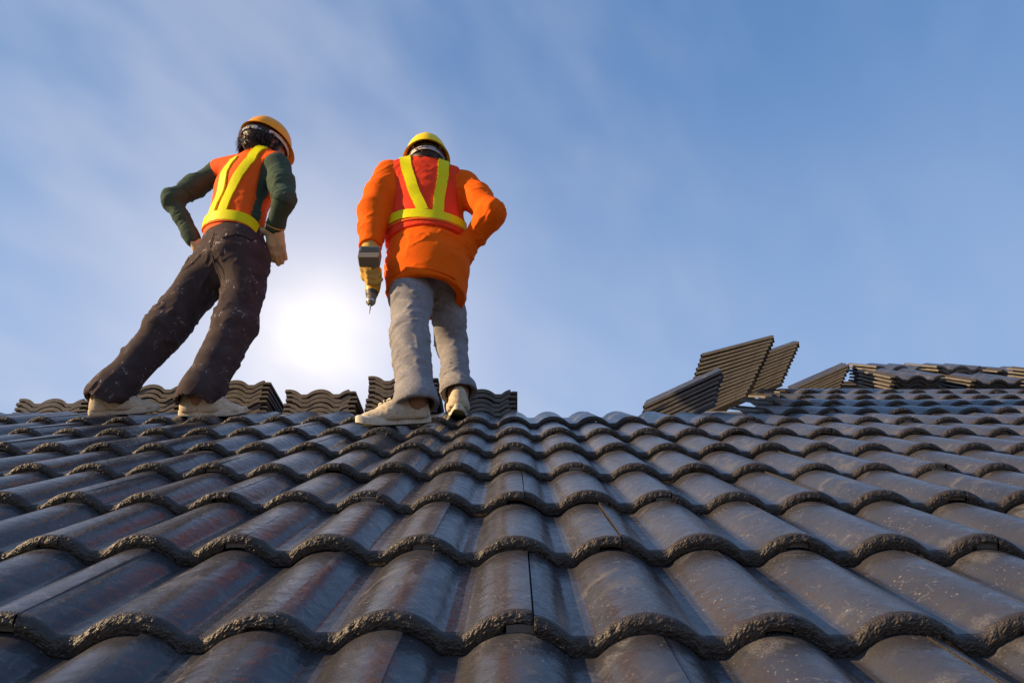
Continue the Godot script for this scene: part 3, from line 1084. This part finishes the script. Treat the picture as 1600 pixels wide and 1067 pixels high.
func green_worker() -> void:
	var up := Vector3.UP
	var fwd := Vector3(0.60, 0, -0.80)
	var right := Vector3(0.80, 0, 0.60)
	var l_ank := Vector3(-1.655, 5.742, -2.500)
	var l_knee := Vector3(-1.527, 6.066, -2.519)
	var l_hip := Vector3(-1.388, 6.434, -2.521)
	var r_ank := Vector3(-1.247, 5.694, -2.413)
	var r_knee := Vector3(-1.202, 6.058, -2.476)
	var r_hip := Vector3(-1.217, 6.401, -2.470)
	var pelvis := Vector3(-1.303, 6.471, -2.473)
	var waist := Vector3(-1.313, 6.612, -2.454)
	var chest := Vector3(-1.309, 6.843, -2.449)
	var neck := Vector3(-1.261, 7.032, -2.423)
	var l_sh := Vector3(-1.506, 7.005, -2.511)
	var l_el := Vector3(-1.665, 6.798, -2.478)
	var l_wr := Vector3(-1.524, 6.577, -2.524)
	var r_sh := Vector3(-1.130, 6.893, -2.357)
	var r_el := Vector3(-1.040, 6.629, -2.300)
	var r_wr := Vector3(-1.094, 6.558, -2.394)
	var hc := Vector3(-1.252, 7.090, -2.409)
	var w := worker("person", "person in a green long-sleeved shirt, orange reflective vest and orange hard hat, hands on hips", Vector3(-1.438, 5.630, -2.489))
	var hup := (up + fwd * 0.13 + right * 0.06).normalized()
	var hfw := (fwd - up * 0.13).normalized()
	# body: one skin surface from ankles to crown
	var f := Field.new()
	f.soft = 0.05
	limb(f, [l_ank - up * 0.03, l_ank, l_knee, l_hip], [0.032, 0.036, 0.046, 0.07])
	limb(f, [r_ank - up * 0.05, r_ank, r_knee, r_hip], [0.032, 0.036, 0.046, 0.07])
	f.add(pelvis - right * 0.05, pelvis + right * 0.05, 0.11, 0.11, fwd, 1.3)
	f.add(pelvis, waist, 0.12, 0.115, fwd, 1.35)
	f.add(waist, chest, 0.115, 0.14, fwd, 1.5)
	f.add(chest, neck - up * 0.06, 0.14, 0.08, fwd, 1.5)
	limb(f, [l_sh, l_el, l_wr], [0.045, 0.036, 0.026])
	limb(f, [r_sh, r_el, r_wr], [0.045, 0.036, 0.026])
	f.add(neck - up * 0.07, hc - hup * 0.05, 0.055, 0.050)
	var skin := nets(f, 0.018, 1)
	var hf := Field.new()
	hf.soft = 0.02
	hf.add(neck - up * 0.05, hc - hup * 0.05, 0.054, 0.050)
	head(hf, hc, hup, hfw)
	var face := nets(hf, 0.005, 1)
	part(w, "body", join([skin, face], M.skin))
	# hair
	var cap := Field.new()
	cap.soft = 0.03
	cap.add(hc + hup * 0.035 - hfw * 0.03, hc + hup * 0.035 + hfw * 0.02, 0.088, 0.084)
	cap.add(hc - hup * 0.03 - hfw * 0.035, hc + hup * 0.02 - hfw * 0.03, 0.064, 0.08)
	cap.planes.append(Plane(hfw, hfw.dot(hc + hfw * 0.055)))
	cap.planes.append(Plane((hfw * 0.8 - hup * 0.6).normalized(), (hfw * 0.8 - hup * 0.6).normalized().dot(hc + hfw * 0.02 - hup * 0.02)))
	var hd := nets(cap, 0.005, 1)
	crease(hd, [[hc - hup * 0.1, hc + hup * 0.1, 0.004, 0.004]], 90.0, 1.2, 0.002)
	var hair := part(w, "hair", to_mesh(hd, M.hair))
	shag(hair, cap, hc, hup, hfw, -0.065, 0.03, 420, 5, 0.036)
	helmet(w, hc + hup * 0.052 + hfw * 0.004, hup, hfw, M.orange_shell, M.harness_white, true, 0.096, 0.127)
	# shirt
	var sh := Field.new()
	sh.soft = 0.045
	var torso := func(fl: Field, grow: float) -> void:
		fl.add(pelvis + up * 0.02, waist, 0.150 + grow, 0.142 + grow, fwd, 1.35)
		fl.add(waist, chest, 0.142 + grow, 0.160 + grow, fwd, 1.42)
		fl.add(chest, neck - up * 0.085, 0.160 + grow, 0.10 + grow, fwd, 1.5)
		fl.add(l_sh.lerp(neck, 0.12), neck - up * 0.05, 0.058 + grow, 0.062 + grow)
		fl.add(r_sh.lerp(neck, 0.12), neck - up * 0.05, 0.058 + grow, 0.062 + grow)
	torso.call(sh, 0.0)
	sh.add(l_sh, l_sh.lerp(l_el, 0.5), 0.058, 0.052)
	limb(sh, [l_sh.lerp(l_el, 0.5), l_el, l_wr], [0.052, 0.046, 0.037])
	sh.add(r_sh, r_sh.lerp(r_el, 0.5), 0.061, 0.055)
	limb(sh, [r_sh.lerp(r_el, 0.5), r_el, r_wr + (r_wr - r_el).normalized() * 0.005], [0.055, 0.049, 0.040])
	sh.add(neck - up * 0.03, neck + (hc - neck) * 0.15, 0.062, 0.058)
	sh.planes.append(Plane(-up, -up.dot(pelvis + up * 0.0)))
	var wd := (r_wr - r_el).normalized()
	var ld := (l_wr - l_el).normalized()
	var d := nets(sh, 0.0070, 1)
	crease(d, [[l_sh, l_el, 0.003, 0.009], [l_el, l_wr, 0.010, 0.008], [r_sh, r_el, 0.003, 0.009], [r_el, r_wr, 0.010, 0.008], [pelvis, neck, 0.004, 0.002]], 40.0)
	part(w, "shirt", to_mesh(d, M.green_shirt))
	# vest
	var v := Field.new()
	v.soft = 0.045
	torso.call(v, 0.012)
	var plain := Field.new()
	plain.soft = 0.045
	torso.call(plain, 0.012)
	v.carve(l_sh + (l_sh - neck).normalized() * 0.045 - up * 0.02, l_sh - up * 0.2 + (l_sh - neck).normalized() * 0.07, 0.085, 0.095)
	v.carve(r_sh + (r_sh - neck).normalized() * 0.035 - up * 0.02, r_sh - up * 0.26 + (r_sh - neck).normalized() * 0.075 - fwd * 0.02, 0.090, 0.110)
	v.carve(neck + up * 0.02, hc, 0.066, 0.075)
	var hem := (up + right * 0.06).normalized()
	v.planes.append(Plane(-hem, -hem.dot(Vector3(-1.271, 6.501, -2.382))))
	d = nets(v, 0.0085, 1)
	crease(d, [[pelvis, neck, 0.004, 0.003]], 24.0, 1.4, 0.0015)
	var vest := part(w, "vest", to_mesh(d, M.orange_vest))
	part(vest, "reflective_tape", band(plain, [Vector3(-1.355, 6.964, -2.371), Vector3(-1.365, 6.770, -2.353), Vector3(-1.380, 6.639, -2.365), Vector3(-1.384, 6.554, -2.372)], 0.052, 0.009, M.lime_tape))
	part(vest, "reflective_tape", band(plain, [Vector3(-1.221, 6.993, -2.353), Vector3(-1.261, 6.870, -2.336), Vector3(-1.302, 6.723, -2.347), Vector3(-1.317, 6.579, -2.356)], 0.052, 0.009, M.lime_tape))
	part(vest, "waist_tape", band(plain, [Vector3(-1.471, 6.598, -2.439), Vector3(-1.390, 6.583, -2.378), Vector3(-1.272, 6.554, -2.325), Vector3(-1.178, 6.533, -2.314), Vector3(-1.104, 6.518, -2.348)], 0.05, 0.0095, M.lime_tape))
	part(vest, "hem_piping", band(plain, [Vector3(-1.471, 6.573, -2.455), Vector3(-1.390, 6.558, -2.394), Vector3(-1.272, 6.530, -2.340), Vector3(-1.178, 6.509, -2.330), Vector3(-1.104, 6.493, -2.364)], 0.008, 0.007, M.orange_trim))
	# trousers
	var t := Field.new()
	t.soft = 0.05
	t.add(pelvis - right * 0.045 - up * 0.03, pelvis + right * 0.045 - up * 0.03, 0.128, 0.128, fwd, 1.12)
	t.add(pelvis, waist - up * 0.01, 0.162, 0.152, fwd, 1.32)
	limb(t, [l_hip, l_knee, l_ank], [0.108, 0.086, 0.080])
	t.add(l_ank, l_ank + (l_ank - l_knee).normalized() * 0.03, 0.080, 0.082)
	limb(t, [r_hip, r_knee, r_ank], [0.108, 0.088, 0.082])
	t.add(r_ank, r_ank + (r_ank - r_knee).normalized() * 0.03, 0.082, 0.084)
	t.planes.append(Plane(up, up.dot(waist + up * 0.005)))
	for q in [[l_ank, l_knee], [r_ank, r_knee]]:
		var dn: Vector3 = (q[0] - q[1]).normalized()
		t.carve(q[0] - dn * 0.06, q[0] + dn * 0.14, 0.066, 0.074)
		t.near_planes.append([Plane(NRM * -1.0, -NRM.dot(q[0] - NRM * 0.045)), q[0], 0.2])
	d = nets(t, 0.0075, 1)
	crease(d, [[l_hip, l_knee, 0.010, 0.010], [l_knee, l_ank, 0.011, 0.008], [r_hip, r_knee, 0.009, 0.011], [r_knee, r_ank, 0.010, 0.007], [pelvis - up * 0.05, waist, 0.006, 0.003]], 15.0, 1.1, 0.002)
	var tr := part(w, "trousers", to_mesh(d, M.dark_trousers))
	var pk := Field.new()
	pk.soft = 0.05
	pk.a = t.a
	pk.ab = t.ab
	pk.il = t.il
	pk.ra = t.ra
	pk.dr = t.dr
	pk.fx = t.fx
	pk.fk = t.fk
	part(tr, "back_pocket_flap", band(pk, [Vector3(-1.286, 6.437, -2.352), Vector3(-1.222, 6.452, -2.343), Vector3(-1.159, 6.442, -2.349)], 0.028, 0.005, M.dark_trousers))
	part(tr, "back_seam", tube([pk.onto(Vector3(-1.340, 6.466, -2.333), 0.003), pk.onto(Vector3(-1.340, 6.411, -2.369), 0.003), pk.onto(Vector3(-1.323, 6.338, -2.392), 0.003), pk.onto(Vector3(-1.288, 6.253, -2.399), 0.003)], 0.0022, 6), M.dark_trousers)
	# gloves on the hips
	var gl := Field.new()
	gl.soft = 0.008
	var hd_ := (-up * 0.75 + fwd * 0.48 - right * 0.28).normalized()
	var hn := (right * 0.55 - fwd * 0.75).normalized()
	hn = (hn - hd_ * hn.dot(hd_)).normalized()
	var hs := hd_.cross(hn)
	if hs.dot(right) > 0.0:
		hs = -hs
	hand(gl, r_wr + wd * 0.012, hd_, (hs + up * 0.2 - fwd * 0.3).normalized(), hn, 0.30, 1.5, 1.25)
	gl.add(r_wr - wd * 0.012, r_wr + wd * 0.03, 0.038, 0.034)
	d = nets(gl, 0.0045, 1)
	crease(d, [[r_wr - wd * 0.02, r_wr + wd * 0.12, 0.0022, 0.001]], 120.0, 0.6, 0.0008)
	part(w, "glove", to_mesh(d, M.knit_glove))
	part(w, "glove_cuff", tube(ring_at(r_wr + wd * 0.002, wd, 0.041), 0.0045, 8), M.tan_glove)
	gl = Field.new()
	gl.soft = 0.008
	hand(gl, l_wr + ld * 0.005, (ld * 0.5 + fwd * 0.7 - up * 0.2).normalized(), (right * 0.6 + up * 0.3).normalized(), (-right * 0.7 - fwd * 0.3).normalized(), 0.35, 0.9, 1.15)
	part(w, "glove", to_mesh(nets(gl, 0.006, 1), M.knit_glove))
	shoe(w, Vector3(-1.330, 5.600, -2.449), Vector3(-1.031, 5.609, -2.466), (NRM + up * 0.3).normalized())
	shoe(w, Vector3(-1.732, 5.634, -2.510), Vector3(-1.488, 5.689, -2.594), (NRM + up * 0.2 - Vector3(0.15, 0, 0)).normalized())
	shift(w)

func ring_at(c: Vector3, ax: Vector3, r: float) -> Array:
	var x := ax.cross(Vector3(0.2, 0.3, 0.93)).normalized()
	var y := ax.cross(x)
	var out := []
	for i in 25:
		var t := TAU * i / 24
		out.append(c + (x * cos(t) + y * sin(t)) * r)
	return out

func join(parts_: Array, m: Material) -> ArrayMesh:
	var vs := PackedVector3Array()
	var fs := PackedInt32Array()
	for d in parts_:
		var s := vs.size()
		vs.append_array(d.v)
		for i in d.f:
			fs.append(i + s)
	return to_mesh({"v": vs, "f": fs, "c": PackedColorArray()}, m)

func orange_worker() -> void:
	var up := Vector3.UP
	var fwd := Vector3(-0.10, 0, -0.995)
	var right := Vector3(0.995, 0, -0.10)
	var l_ank := Vector3(-0.343, 5.516, -2.146)
	var l_knee := Vector3(-0.403, 5.848, -2.254)
	var l_hip := Vector3(-0.434, 6.224, -2.346)
	var r_ank := Vector3(-0.219, 5.718, -2.456)
	var r_knee := Vector3(-0.268, 6.004, -2.558)
	var r_hip := Vector3(-0.287, 6.256, -2.397)
	var pelvis := Vector3(-0.369, 6.301, -2.368)
	var waist := Vector3(-0.386, 6.497, -2.385)
	var chest := Vector3(-0.409, 6.717, -2.363)
	var neck := Vector3(-0.416, 6.870, -2.336)
	var l_sh := Vector3(-0.584, 6.791, -2.316)
	var l_el := Vector3(-0.623, 6.544, -2.284)
	var l_wr := Vector3(-0.608, 6.316, -2.252)
	var r_sh := Vector3(-0.217, 6.750, -2.342)
	var r_el := Vector3(-0.088, 6.507, -2.260)
	var r_wr := Vector3(-0.199, 6.384, -2.350)
	var hc := Vector3(-0.411, 6.880, -2.341)
	var w := worker("person", "person in an orange shirt, red reflective vest and yellow hard hat, holding a cordless drill", Vector3(-0.299, 5.501, -2.299))
	var hup := (up + fwd * 0.04 - right * 0.06).normalized()
	var hfw := (fwd - up * 0.04).normalized()
	var f := Field.new()
	f.soft = 0.05
	limb(f, [l_ank - up * 0.03, l_ank, l_knee, l_hip], [0.032, 0.036, 0.046, 0.07])
	limb(f, [r_ank - up * 0.05, r_ank, r_knee, r_hip], [0.032, 0.036, 0.046, 0.07])
	f.add(pelvis - right * 0.05, pelvis + right * 0.05, 0.10, 0.10, fwd, 1.3)
	f.add(pelvis, waist, 0.115, 0.115, fwd, 1.35)
	f.add(waist, chest, 0.115, 0.14, fwd, 1.5)
	f.add(chest, neck - up * 0.06, 0.14, 0.08, fwd, 1.5)
	limb(f, [l_sh, l_el, l_wr], [0.045, 0.036, 0.026])
	limb(f, [r_sh, r_el, r_wr], [0.045, 0.036, 0.026])
	f.add(neck - up * 0.07, hc - hup * 0.05, 0.055, 0.050)
	var skin := nets(f, 0.018, 1)
	var hf := Field.new()
	hf.soft = 0.02
	hf.add(neck - up * 0.05, hc - hup * 0.05, 0.054, 0.050)
	head(hf, hc, hup, hfw)
	part(w, "body", join([skin, nets(hf, 0.005, 1)], M.skin))
	var cap := Field.new()
	cap.soft = 0.03
	cap.add(hc + hup * 0.035 - hfw * 0.025, hc + hup * 0.035 + hfw * 0.02, 0.083, 0.081)
	cap.add(hc - hup * 0.02 - hfw * 0.03, hc + hup * 0.02 - hfw * 0.03, 0.058, 0.074)
	cap.planes.append(Plane(hfw, hfw.dot(hc + hfw * 0.055)))
	var hd := nets(cap, 0.005, 1)
	crease(hd, [[hc - hup * 0.1, hc + hup * 0.1, 0.003, 0.003]], 90.0, 1.2, 0.001)
	var hair := part(w, "hair", to_mesh(hd, M.hair))
	shag(hair, cap, hc, hup, hfw, -0.05, 0.03, 160, 9, 0.02)
	helmet(w, hc + hup * 0.050, hup, hfw, M.yellow_shell, M.harness, false, 0.090, 0.115)
	# loose orange shirt worn over the trousers
	var sh := Field.new()
	sh.soft = 0.05
	var torso := func(fl: Field, grow: float) -> void:
		fl.add(pelvis - up * 0.24, pelvis - up * 0.02, 0.172 + grow * 0.8, 0.172 + grow * 0.8, fwd, 1.08)
		fl.add(pelvis - up * 0.02, waist, 0.178 + grow * 0.8, 0.166 + grow, fwd, 1.18)
		fl.add(waist, chest, 0.168 + grow, 0.168 + grow, fwd, 1.36)
		fl.add(chest, neck - up * 0.09, 0.168 + grow, 0.105 + grow, fwd, 1.45)
		fl.add(l_sh.lerp(neck, 0.15), neck - up * 0.055, 0.062 + grow, 0.066 + grow)
		fl.add(r_sh.lerp(neck, 0.15), neck - up * 0.055, 0.062 + grow, 0.066 + grow)
	torso.call(sh, 0.0)
	sh.add(l_sh, l_sh.lerp(l_el, 0.5), 0.068, 0.062)
	limb(sh, [l_sh.lerp(l_el, 0.5), l_el, l_wr], [0.062, 0.060, 0.053])
	sh.add(r_sh, r_sh.lerp(r_el, 0.5), 0.066, 0.060)
	limb(sh, [r_sh.lerp(r_el, 0.5), r_el, r_wr], [0.060, 0.058, 0.047])
	sh.add(neck - up * 0.03, neck + up * 0.015, 0.066, 0.060)
	sh.carve(pelvis - up * 0.5, pelvis - up * 0.07, 0.160, 0.118)
	var hemn := (up + fwd * 0.05).normalized()
	sh.planes.append(Plane(-hemn, -hemn.dot(Vector3(-0.344, 6.131, -2.192))))
	sh.near_planes.append([Plane((l_wr - l_el).normalized(), (l_wr - l_el).normalized().dot(l_wr + (l_wr - l_el).normalized() * 0.012)), l_wr, 0.085])
	var d := nets(sh, 0.0070, 1)
	crease(d, [[l_sh, l_el, 0.004, 0.010], [l_el, l_wr, 0.011, 0.008], [r_sh, r_el, 0.004, 0.011], [r_el, r_wr, 0.012, 0.009], [pelvis - up * 0.1, waist, 0.006, 0.007], [waist, neck, 0.005, 0.003]], 20.0, 1.2, 0.0015)
	var shirt := part(w, "shirt", to_mesh(d, M.orange_shirt))
	# vest
	var v := Field.new()
	v.soft = 0.05
	torso.call(v, 0.013)
	var plain := Field.new()
	plain.soft = 0.05
	torso.call(plain, 0.013)
	v.carve(l_sh + (l_sh - neck).normalized() * 0.035 + up * 0.05, l_sh - up * 0.22 - right * 0.075, 0.088, 0.105)
	v.carve(r_sh + (r_sh - neck).normalized() * 0.035 + up * 0.05, r_sh - up * 0.22 + right * 0.075, 0.088, 0.105)
	v.carve(neck + up * 0.035, hc + up * 0.05, 0.066, 0.075)
	var hem := (up - right * 0.05).normalized()
	v.planes.append(Plane(-hem, -hem.dot(Vector3(-0.372, 6.412, -2.297))))
	d = nets(v, 0.0085, 1)
	crease(d, [[waist, neck, 0.004, 0.004]], 22.0, 1.6, 0.0015)
	var vest := part(w, "vest", to_mesh(d, M.red_vest))
	part(vest, "reflective_tape", band(plain, [Vector3(-0.502, 6.859, -2.272), Vector3(-0.464, 6.723, -2.264), Vector3(-0.427, 6.601, -2.271), Vector3(-0.392, 6.499, -2.277)], 0.05, 0.006, M.lime_tape))
	part(vest, "reflective_tape", band(plain, [Vector3(-0.331, 6.831, -2.290), Vector3(-0.329, 6.710, -2.272), Vector3(-0.335, 6.601, -2.271), Vector3(-0.338, 6.499, -2.277)], 0.05, 0.006, M.lime_tape))
	part(vest, "waist_tape", band(plain, [Vector3(-0.569, 6.508, -2.354), Vector3(-0.485, 6.494, -2.292), Vector3(-0.389, 6.476, -2.256), Vector3(-0.306, 6.476, -2.280), Vector3(-0.240, 6.485, -2.346)], 0.05, 0.0065, M.lime_tape))
	part(vest, "hem_piping", band(plain, [Vector3(-0.569, 6.471, -2.378), Vector3(-0.485, 6.458, -2.315), Vector3(-0.389, 6.443, -2.277), Vector3(-0.306, 6.442, -2.301), Vector3(-0.240, 6.451, -2.367)], 0.008, 0.007, M.orange_trim))
	var hem_f := Field.new()
	hem_f.soft = 0.05
	torso.call(hem_f, 0.0)
	part(shirt, "hem_stitching", band(hem_f, [Vector3(-0.516, 6.155, -2.248), Vector3(-0.433, 6.161, -2.197), Vector3(-0.344, 6.159, -2.174), Vector3(-0.256, 6.151, -2.179), Vector3(-0.185, 6.147, -2.229)], 0.006, 0.004, M.orange_shirt))
	# jeans
	var t := Field.new()
	t.soft = 0.04
	t.add(pelvis - right * 0.04, pelvis + right * 0.04, 0.120, 0.120, fwd, 1.15)
	limb(t, [l_hip, l_knee, l_ank], [0.094, 0.074, 0.070])
	t.add(l_ank, l_ank + (l_ank - l_knee).normalized() * 0.03, 0.070, 0.074)
	limb(t, [r_hip, r_knee, r_ank], [0.088, 0.066, 0.062])
	t.add(r_ank, r_ank + (r_ank - r_knee).normalized() * 0.012, 0.062, 0.066)
	for q in [[l_ank, l_knee, 0.03], [r_ank, r_knee, 0.012]]:
		var dn: Vector3 = (q[0] - q[1]).normalized()
		t.carve(q[0] - dn * 0.05, q[0] + dn * 0.14, 0.054, 0.068)
		var lim: float = q[2]
		t.add(q[0] - dn * 0.0, q[0] + dn * lim, 0.064, 0.069)
		var cutn: Vector3 = (dn - NRM * 0.6).normalized()
		t.near_planes.append([Plane(cutn, cutn.dot(q[0] + dn * lim * 1.2)), q[0], 0.2])
	d = nets(t, 0.0072, 1)
	crease(d, [[l_hip, l_knee, 0.009, 0.010], [l_knee, l_ank, 0.010, 0.006], [r_hip, r_knee, 0.009, 0.013], [r_knee, r_ank, 0.013, 0.011]], 22.0, 1.1, 0.0025)
	var jeans := part(w, "jeans", to_mesh(d, M.grey_jeans))
	part(jeans, "turned_up_cuff", tube(ring_at(r_ank + (r_ank - r_knee).normalized() * 0.0, (r_ank - r_knee).normalized(), 0.064), 0.011, 10), M.grey_jeans)
	part(w, "sock", lathe([[-0.012, 0.034], [0.0, 0.0385], [0.005, 0.038]], l_ank - up * 0.02, up), M.red_sock)
	# the hand on the hip and the hand round the drill grip
	var rd := (r_wr - r_el).normalized()
	var gl := Field.new()
	gl.soft = 0.008
	hand(gl, r_wr + rd * 0.0, (rd * 0.7 + fwd * 0.6 + up * 0.1).normalized(), (up * 0.8 - right * 0.2).normalized(), (right * 0.5 - fwd * 0.6).normalized(), 0.4, 0.9, 1.15)
	part(w, "glove", to_mesh(nets(gl, 0.005, 1), M.grey_glove))
	var grip := Vector3(-0.583, 6.168, -2.240)      # middle of the drill's grip
	var gl2 := Field.new()
	gl2.soft = 0.008
	var ldn := (grip + Vector3(-0.018, 0.075, -0.01) - l_wr).normalized()
	gl2.add(l_wr - ldn * 0.03, l_wr + ldn * 0.02, 0.040, 0.034)
	hand(gl2, grip + Vector3(-0.030, 0.072, 0.0), Vector3(-0.05, -0.99, 0.05).normalized(), Vector3(0, -0.1, -0.99).normalized(), Vector3(-0.99, 0.05, 0).normalized(), 0.82, 0.45, 1.2)
	gl2.add(l_wr, grip + Vector3(-0.028, 0.075, 0.0), 0.034, 0.034)
	d = nets(gl2, 0.0045, 1)
	crease(d, [[l_wr, grip, 0.002, 0.0015]], 90.0, 0.8, 0.001)
	part(w, "glove", to_mesh(d, M.tan_glove))
	shoe(w, Vector3(-0.288, 5.445, -2.192), Vector3(-0.514, 5.398, -2.127), (NRM * 0.8 + up * 0.5).normalized())
	shoe(w, Vector3(-0.212, 5.610, -2.407), Vector3(-0.240, 5.680, -2.635), (NRM * 0.9 + UPS * 0.5).normalized(), 0.27)
	shift(w)
	# cordless drill pointing straight down, battery towards the camera
	var o := Node3D.new()
	o.name = numbered("cordless_drill")
	add_child(o)
	o.position = grip
	tag(o, "yellow cordless drill with a dark battery held pointing down in the gloved hand", "drill")
	var g := Vector3(0.02, 0.22, 0.975).normalized()
	var dn := (Vector3(0.02, -1, 0.10)).normalized()
	var sx := g.cross(dn).normalized()
	var gy := sx.cross(g)
	var body_c := grip - g * 0.055
	part(o, "motor_housing", lathe([[-0.075, 0.0], [-0.075, 0.022], [-0.068, 0.029], [-0.03, 0.033], [0.02, 0.033], [0.05, 0.031], [0.062, 0.027], [0.062, 0.0]], body_c, dn), M.yellow_plastic)
	part(o, "gear_case", lathe([[0.06, 0.0], [0.06, 0.026], [0.072, 0.026], [0.080, 0.022], [0.080, 0.0]], body_c, dn), M.dark_plastic)
	var chuck := part(o, "chuck", lathe([[0.079, 0.0], [0.079, 0.0215], [0.086, 0.0225], [0.088, 0.020], [0.106, 0.0205], [0.108, 0.018], [0.122, 0.017], [0.130, 0.010], [0.130, 0.0]], body_c, dn), M.grey_plastic)
	part(chuck, "collar", lathe([[0.109, 0.0185], [0.110, 0.0205], [0.117, 0.0195], [0.118, 0.0175]], body_c, dn), M.steel)
	part(o, "drill_bit", lathe([[0.128, 0.0], [0.128, 0.0038], [0.158, 0.0036], [0.160, 0.0024], [0.176, 0.0022], [0.181, 0.0]], body_c, dn, 10), M.steel)
	var gf := Field.new()
	gf.add(grip - g * 0.05, grip + g * 0.055, 0.021, 0.020, sx, 1.25)
	part(o, "grip", to_mesh(nets(gf, 0.005, 1), M.dark_plastic))
	part(o, "trigger", box_mesh(grip - g * 0.024 + dn * 0.022, g * 0.012, sx * 0.007, gy * 0.008), M.dark_plastic)
	var bat := part(o, "battery", rounded_box(grip + g * 0.078, sx * 0.043, gy * 0.038, g * 0.026, 0.008), M.grey_plastic)
	part(bat, "battery_rail", box_mesh(grip + g * 0.1045, sx * 0.041, gy * 0.003, g * 0.0015), M.dark_plastic)
	for k in 9:
		part(bat, "battery_rib", box_mesh(grip + g * 0.105 + sx * (-0.032 + 0.008 * k) - gy * 0.018, sx * 0.0016, gy * 0.012, g * 0.0018), M.dark_plastic)
	shift(o)

func rounded_box(c: Vector3, sx: Vector3, sy: Vector3, sz: Vector3, r: float) -> ArrayMesh:
	var vs := PackedVector3Array()
	var fs := PackedInt32Array()
	var hx := sx.length() - r
	var hy := sy.length() - r
	var hz := sz.length()
	var n := 5
	for l in [[-1.0, 0.8], [-0.85, 1.0], [0.85, 1.0], [1.0, 0.8]]:
		for q in 4:
			for k in n:
				var t: float = (q + float(k) / (n - 1)) * PI * 0.5
				var cx := hx * (1.0 if q == 0 or q == 3 else -1.0)
				var cy := hy * (1.0 if q < 2 else -1.0)
				vs.append(c + sz.normalized() * hz * l[0] + sx.normalized() * (cx + r * cos(t) * l[1]) + sy.normalized() * (cy + r * sin(t) * l[1]))
	var m := 4 * n
	for l in 3:
		for i in m:
			var a0: int = l * m + i
			var a1: int = l * m + (i + 1) % m
			fs.append_array(PackedInt32Array([a0, a0 + m, a1, a1, a0 + m, a1 + m]))
	for l in [0, 3]:
		for i in range(1, m - 1):
			fs.append_array(PackedInt32Array([l * m, l * m + i, l * m + i + 1]))
	return flat_mesh(vs, fs, 35.0)


# ---------------------------------------------------------------- sky
func sky_panorama() -> ImageTexture:
	var W := 800
	var Hh := 400
	var im := Image.create(W, Hh, false, Image.FORMAT_RGBF)
	var wisp := FastNoiseLite.new()
	wisp.seed = 12
	wisp.frequency = 1.0
	wisp.fractal_octaves = 5
	var glow := Vector3(-0.2603, 0.5263, -0.8094).normalized()
	for j in Hh:
		var th := PI * (j + 0.5) / Hh
		for i in W:
			var ph := TAU * (i + 0.5) / W
			var d := Vector3(sin(ph) * sin(th), cos(th), -cos(ph) * sin(th))
			var e := asin(clampf(d.y, -1, 1))
			var up := clampf(e / (PI * 0.5), 0.0, 1.0)
			var c := Vector3(0.30, 0.455, 0.75).lerp(Vector3(0.072, 0.21, 0.485), smoothstep(0.20, 0.70, up))
			var g := rad_to_deg(acos(clampf(d.dot(glow), -1, 1)))
			c += Vector3(0.27, 0.21, 0.14) * exp(-g / 14.0)
			c += Vector3(0.27, 0.18, 0.10) * exp(-pow(g / 11.0, 2.0))
			c += Vector3(0.80, 0.66, 0.42) * exp(-g / 3.6)
			# thin drifting cirrus, thicker towards the left
			var q := d / maxf(d.y + 0.25, 0.2)
			var s := wisp.get_noise_3d(q.x * 2.2 + q.z * 1.2, q.z * 1.1 - q.x * 0.9, 3.0)
			var s2 := wisp.get_noise_3d(q.x * 7.0 + q.z * 4.5, q.z * 3.0 - q.x * 2.0, 9.0)
			var side := smoothstep(0.55, -0.5, d.x)
			var cl := smoothstep(-0.5, 0.7, s * 0.8 + 0.6 * s2) * (0.10 + 0.38 * side)
			c = c.lerp(Vector3(0.60, 0.65, 0.80), cl * smoothstep(-0.02, 0.1, d.y))
			im.set_pixel(i, j, Color(c.x, c.y, c.z))
	return ImageTexture.create_from_image(im)

func _ready() -> void:
	rng.seed = 77
	fold_noise.seed = 4
	fold_noise.frequency = 0.1
	fold_noise.fractal_octaves = 1
	var cam := Camera3D.new()
	cam.name = "camera"
	cam.fov = 49.77
	cam.near = 0.05
	cam.far = 3000.0
	add_child(cam)
	cam.position = on_roof(0, 0, 0.327)
	cam.rotation = Vector3(deg_to_rad(32.628), 0, 0)
	cam.current = true
	var we := WorldEnvironment.new()
	we.name = "world"
	var env := Environment.new()
	env.background_mode = Environment.BG_SKY
	var sky := Sky.new()
	var pan := PanoramaSkyMaterial.new()
	pan.panorama = sky_panorama()
	sky.sky_material = pan
	env.sky = sky
	env.tonemap_mode = Environment.TONE_MAPPER_LINEAR
	env.tonemap_exposure = 1.55
	env.background_energy_multiplier = 0.645
	env.sdfgi_enabled = true
	env.ssao_enabled = true
	env.ssil_enabled = true
	we.environment = env
	add_child(we)
	var sun := DirectionalLight3D.new()
	sun.name = "sun"
	sun.light_energy = 1.6
	sun.light_color = Color(1.0, 0.86, 0.66)
	sun.light_angular_distance = 0.5
	sun.shadow_enabled = true
	add_child(sun)
	var az := deg_to_rad(79.0)
	var el := deg_to_rad(21.0)
	var to_sun := Vector3(-cos(el) * sin(az), sin(el), cos(el) * cos(az))
	sun.basis = Basis.looking_at(-to_sun, Vector3.UP)
	make_materials()
	for i in 6:
		tiles.append(tile_mesh(i + 1))
	var ground := part(self, "ground", box_mesh(Vector3(0, -0.05, -200), Vector3(900, 0, 0), Vector3(0, 0.05, 0), Vector3(0, 0, 900)), M.earth)
	ground.set_meta("kind", "structure")
	lay_roof()
	loose_tiles()
	people()
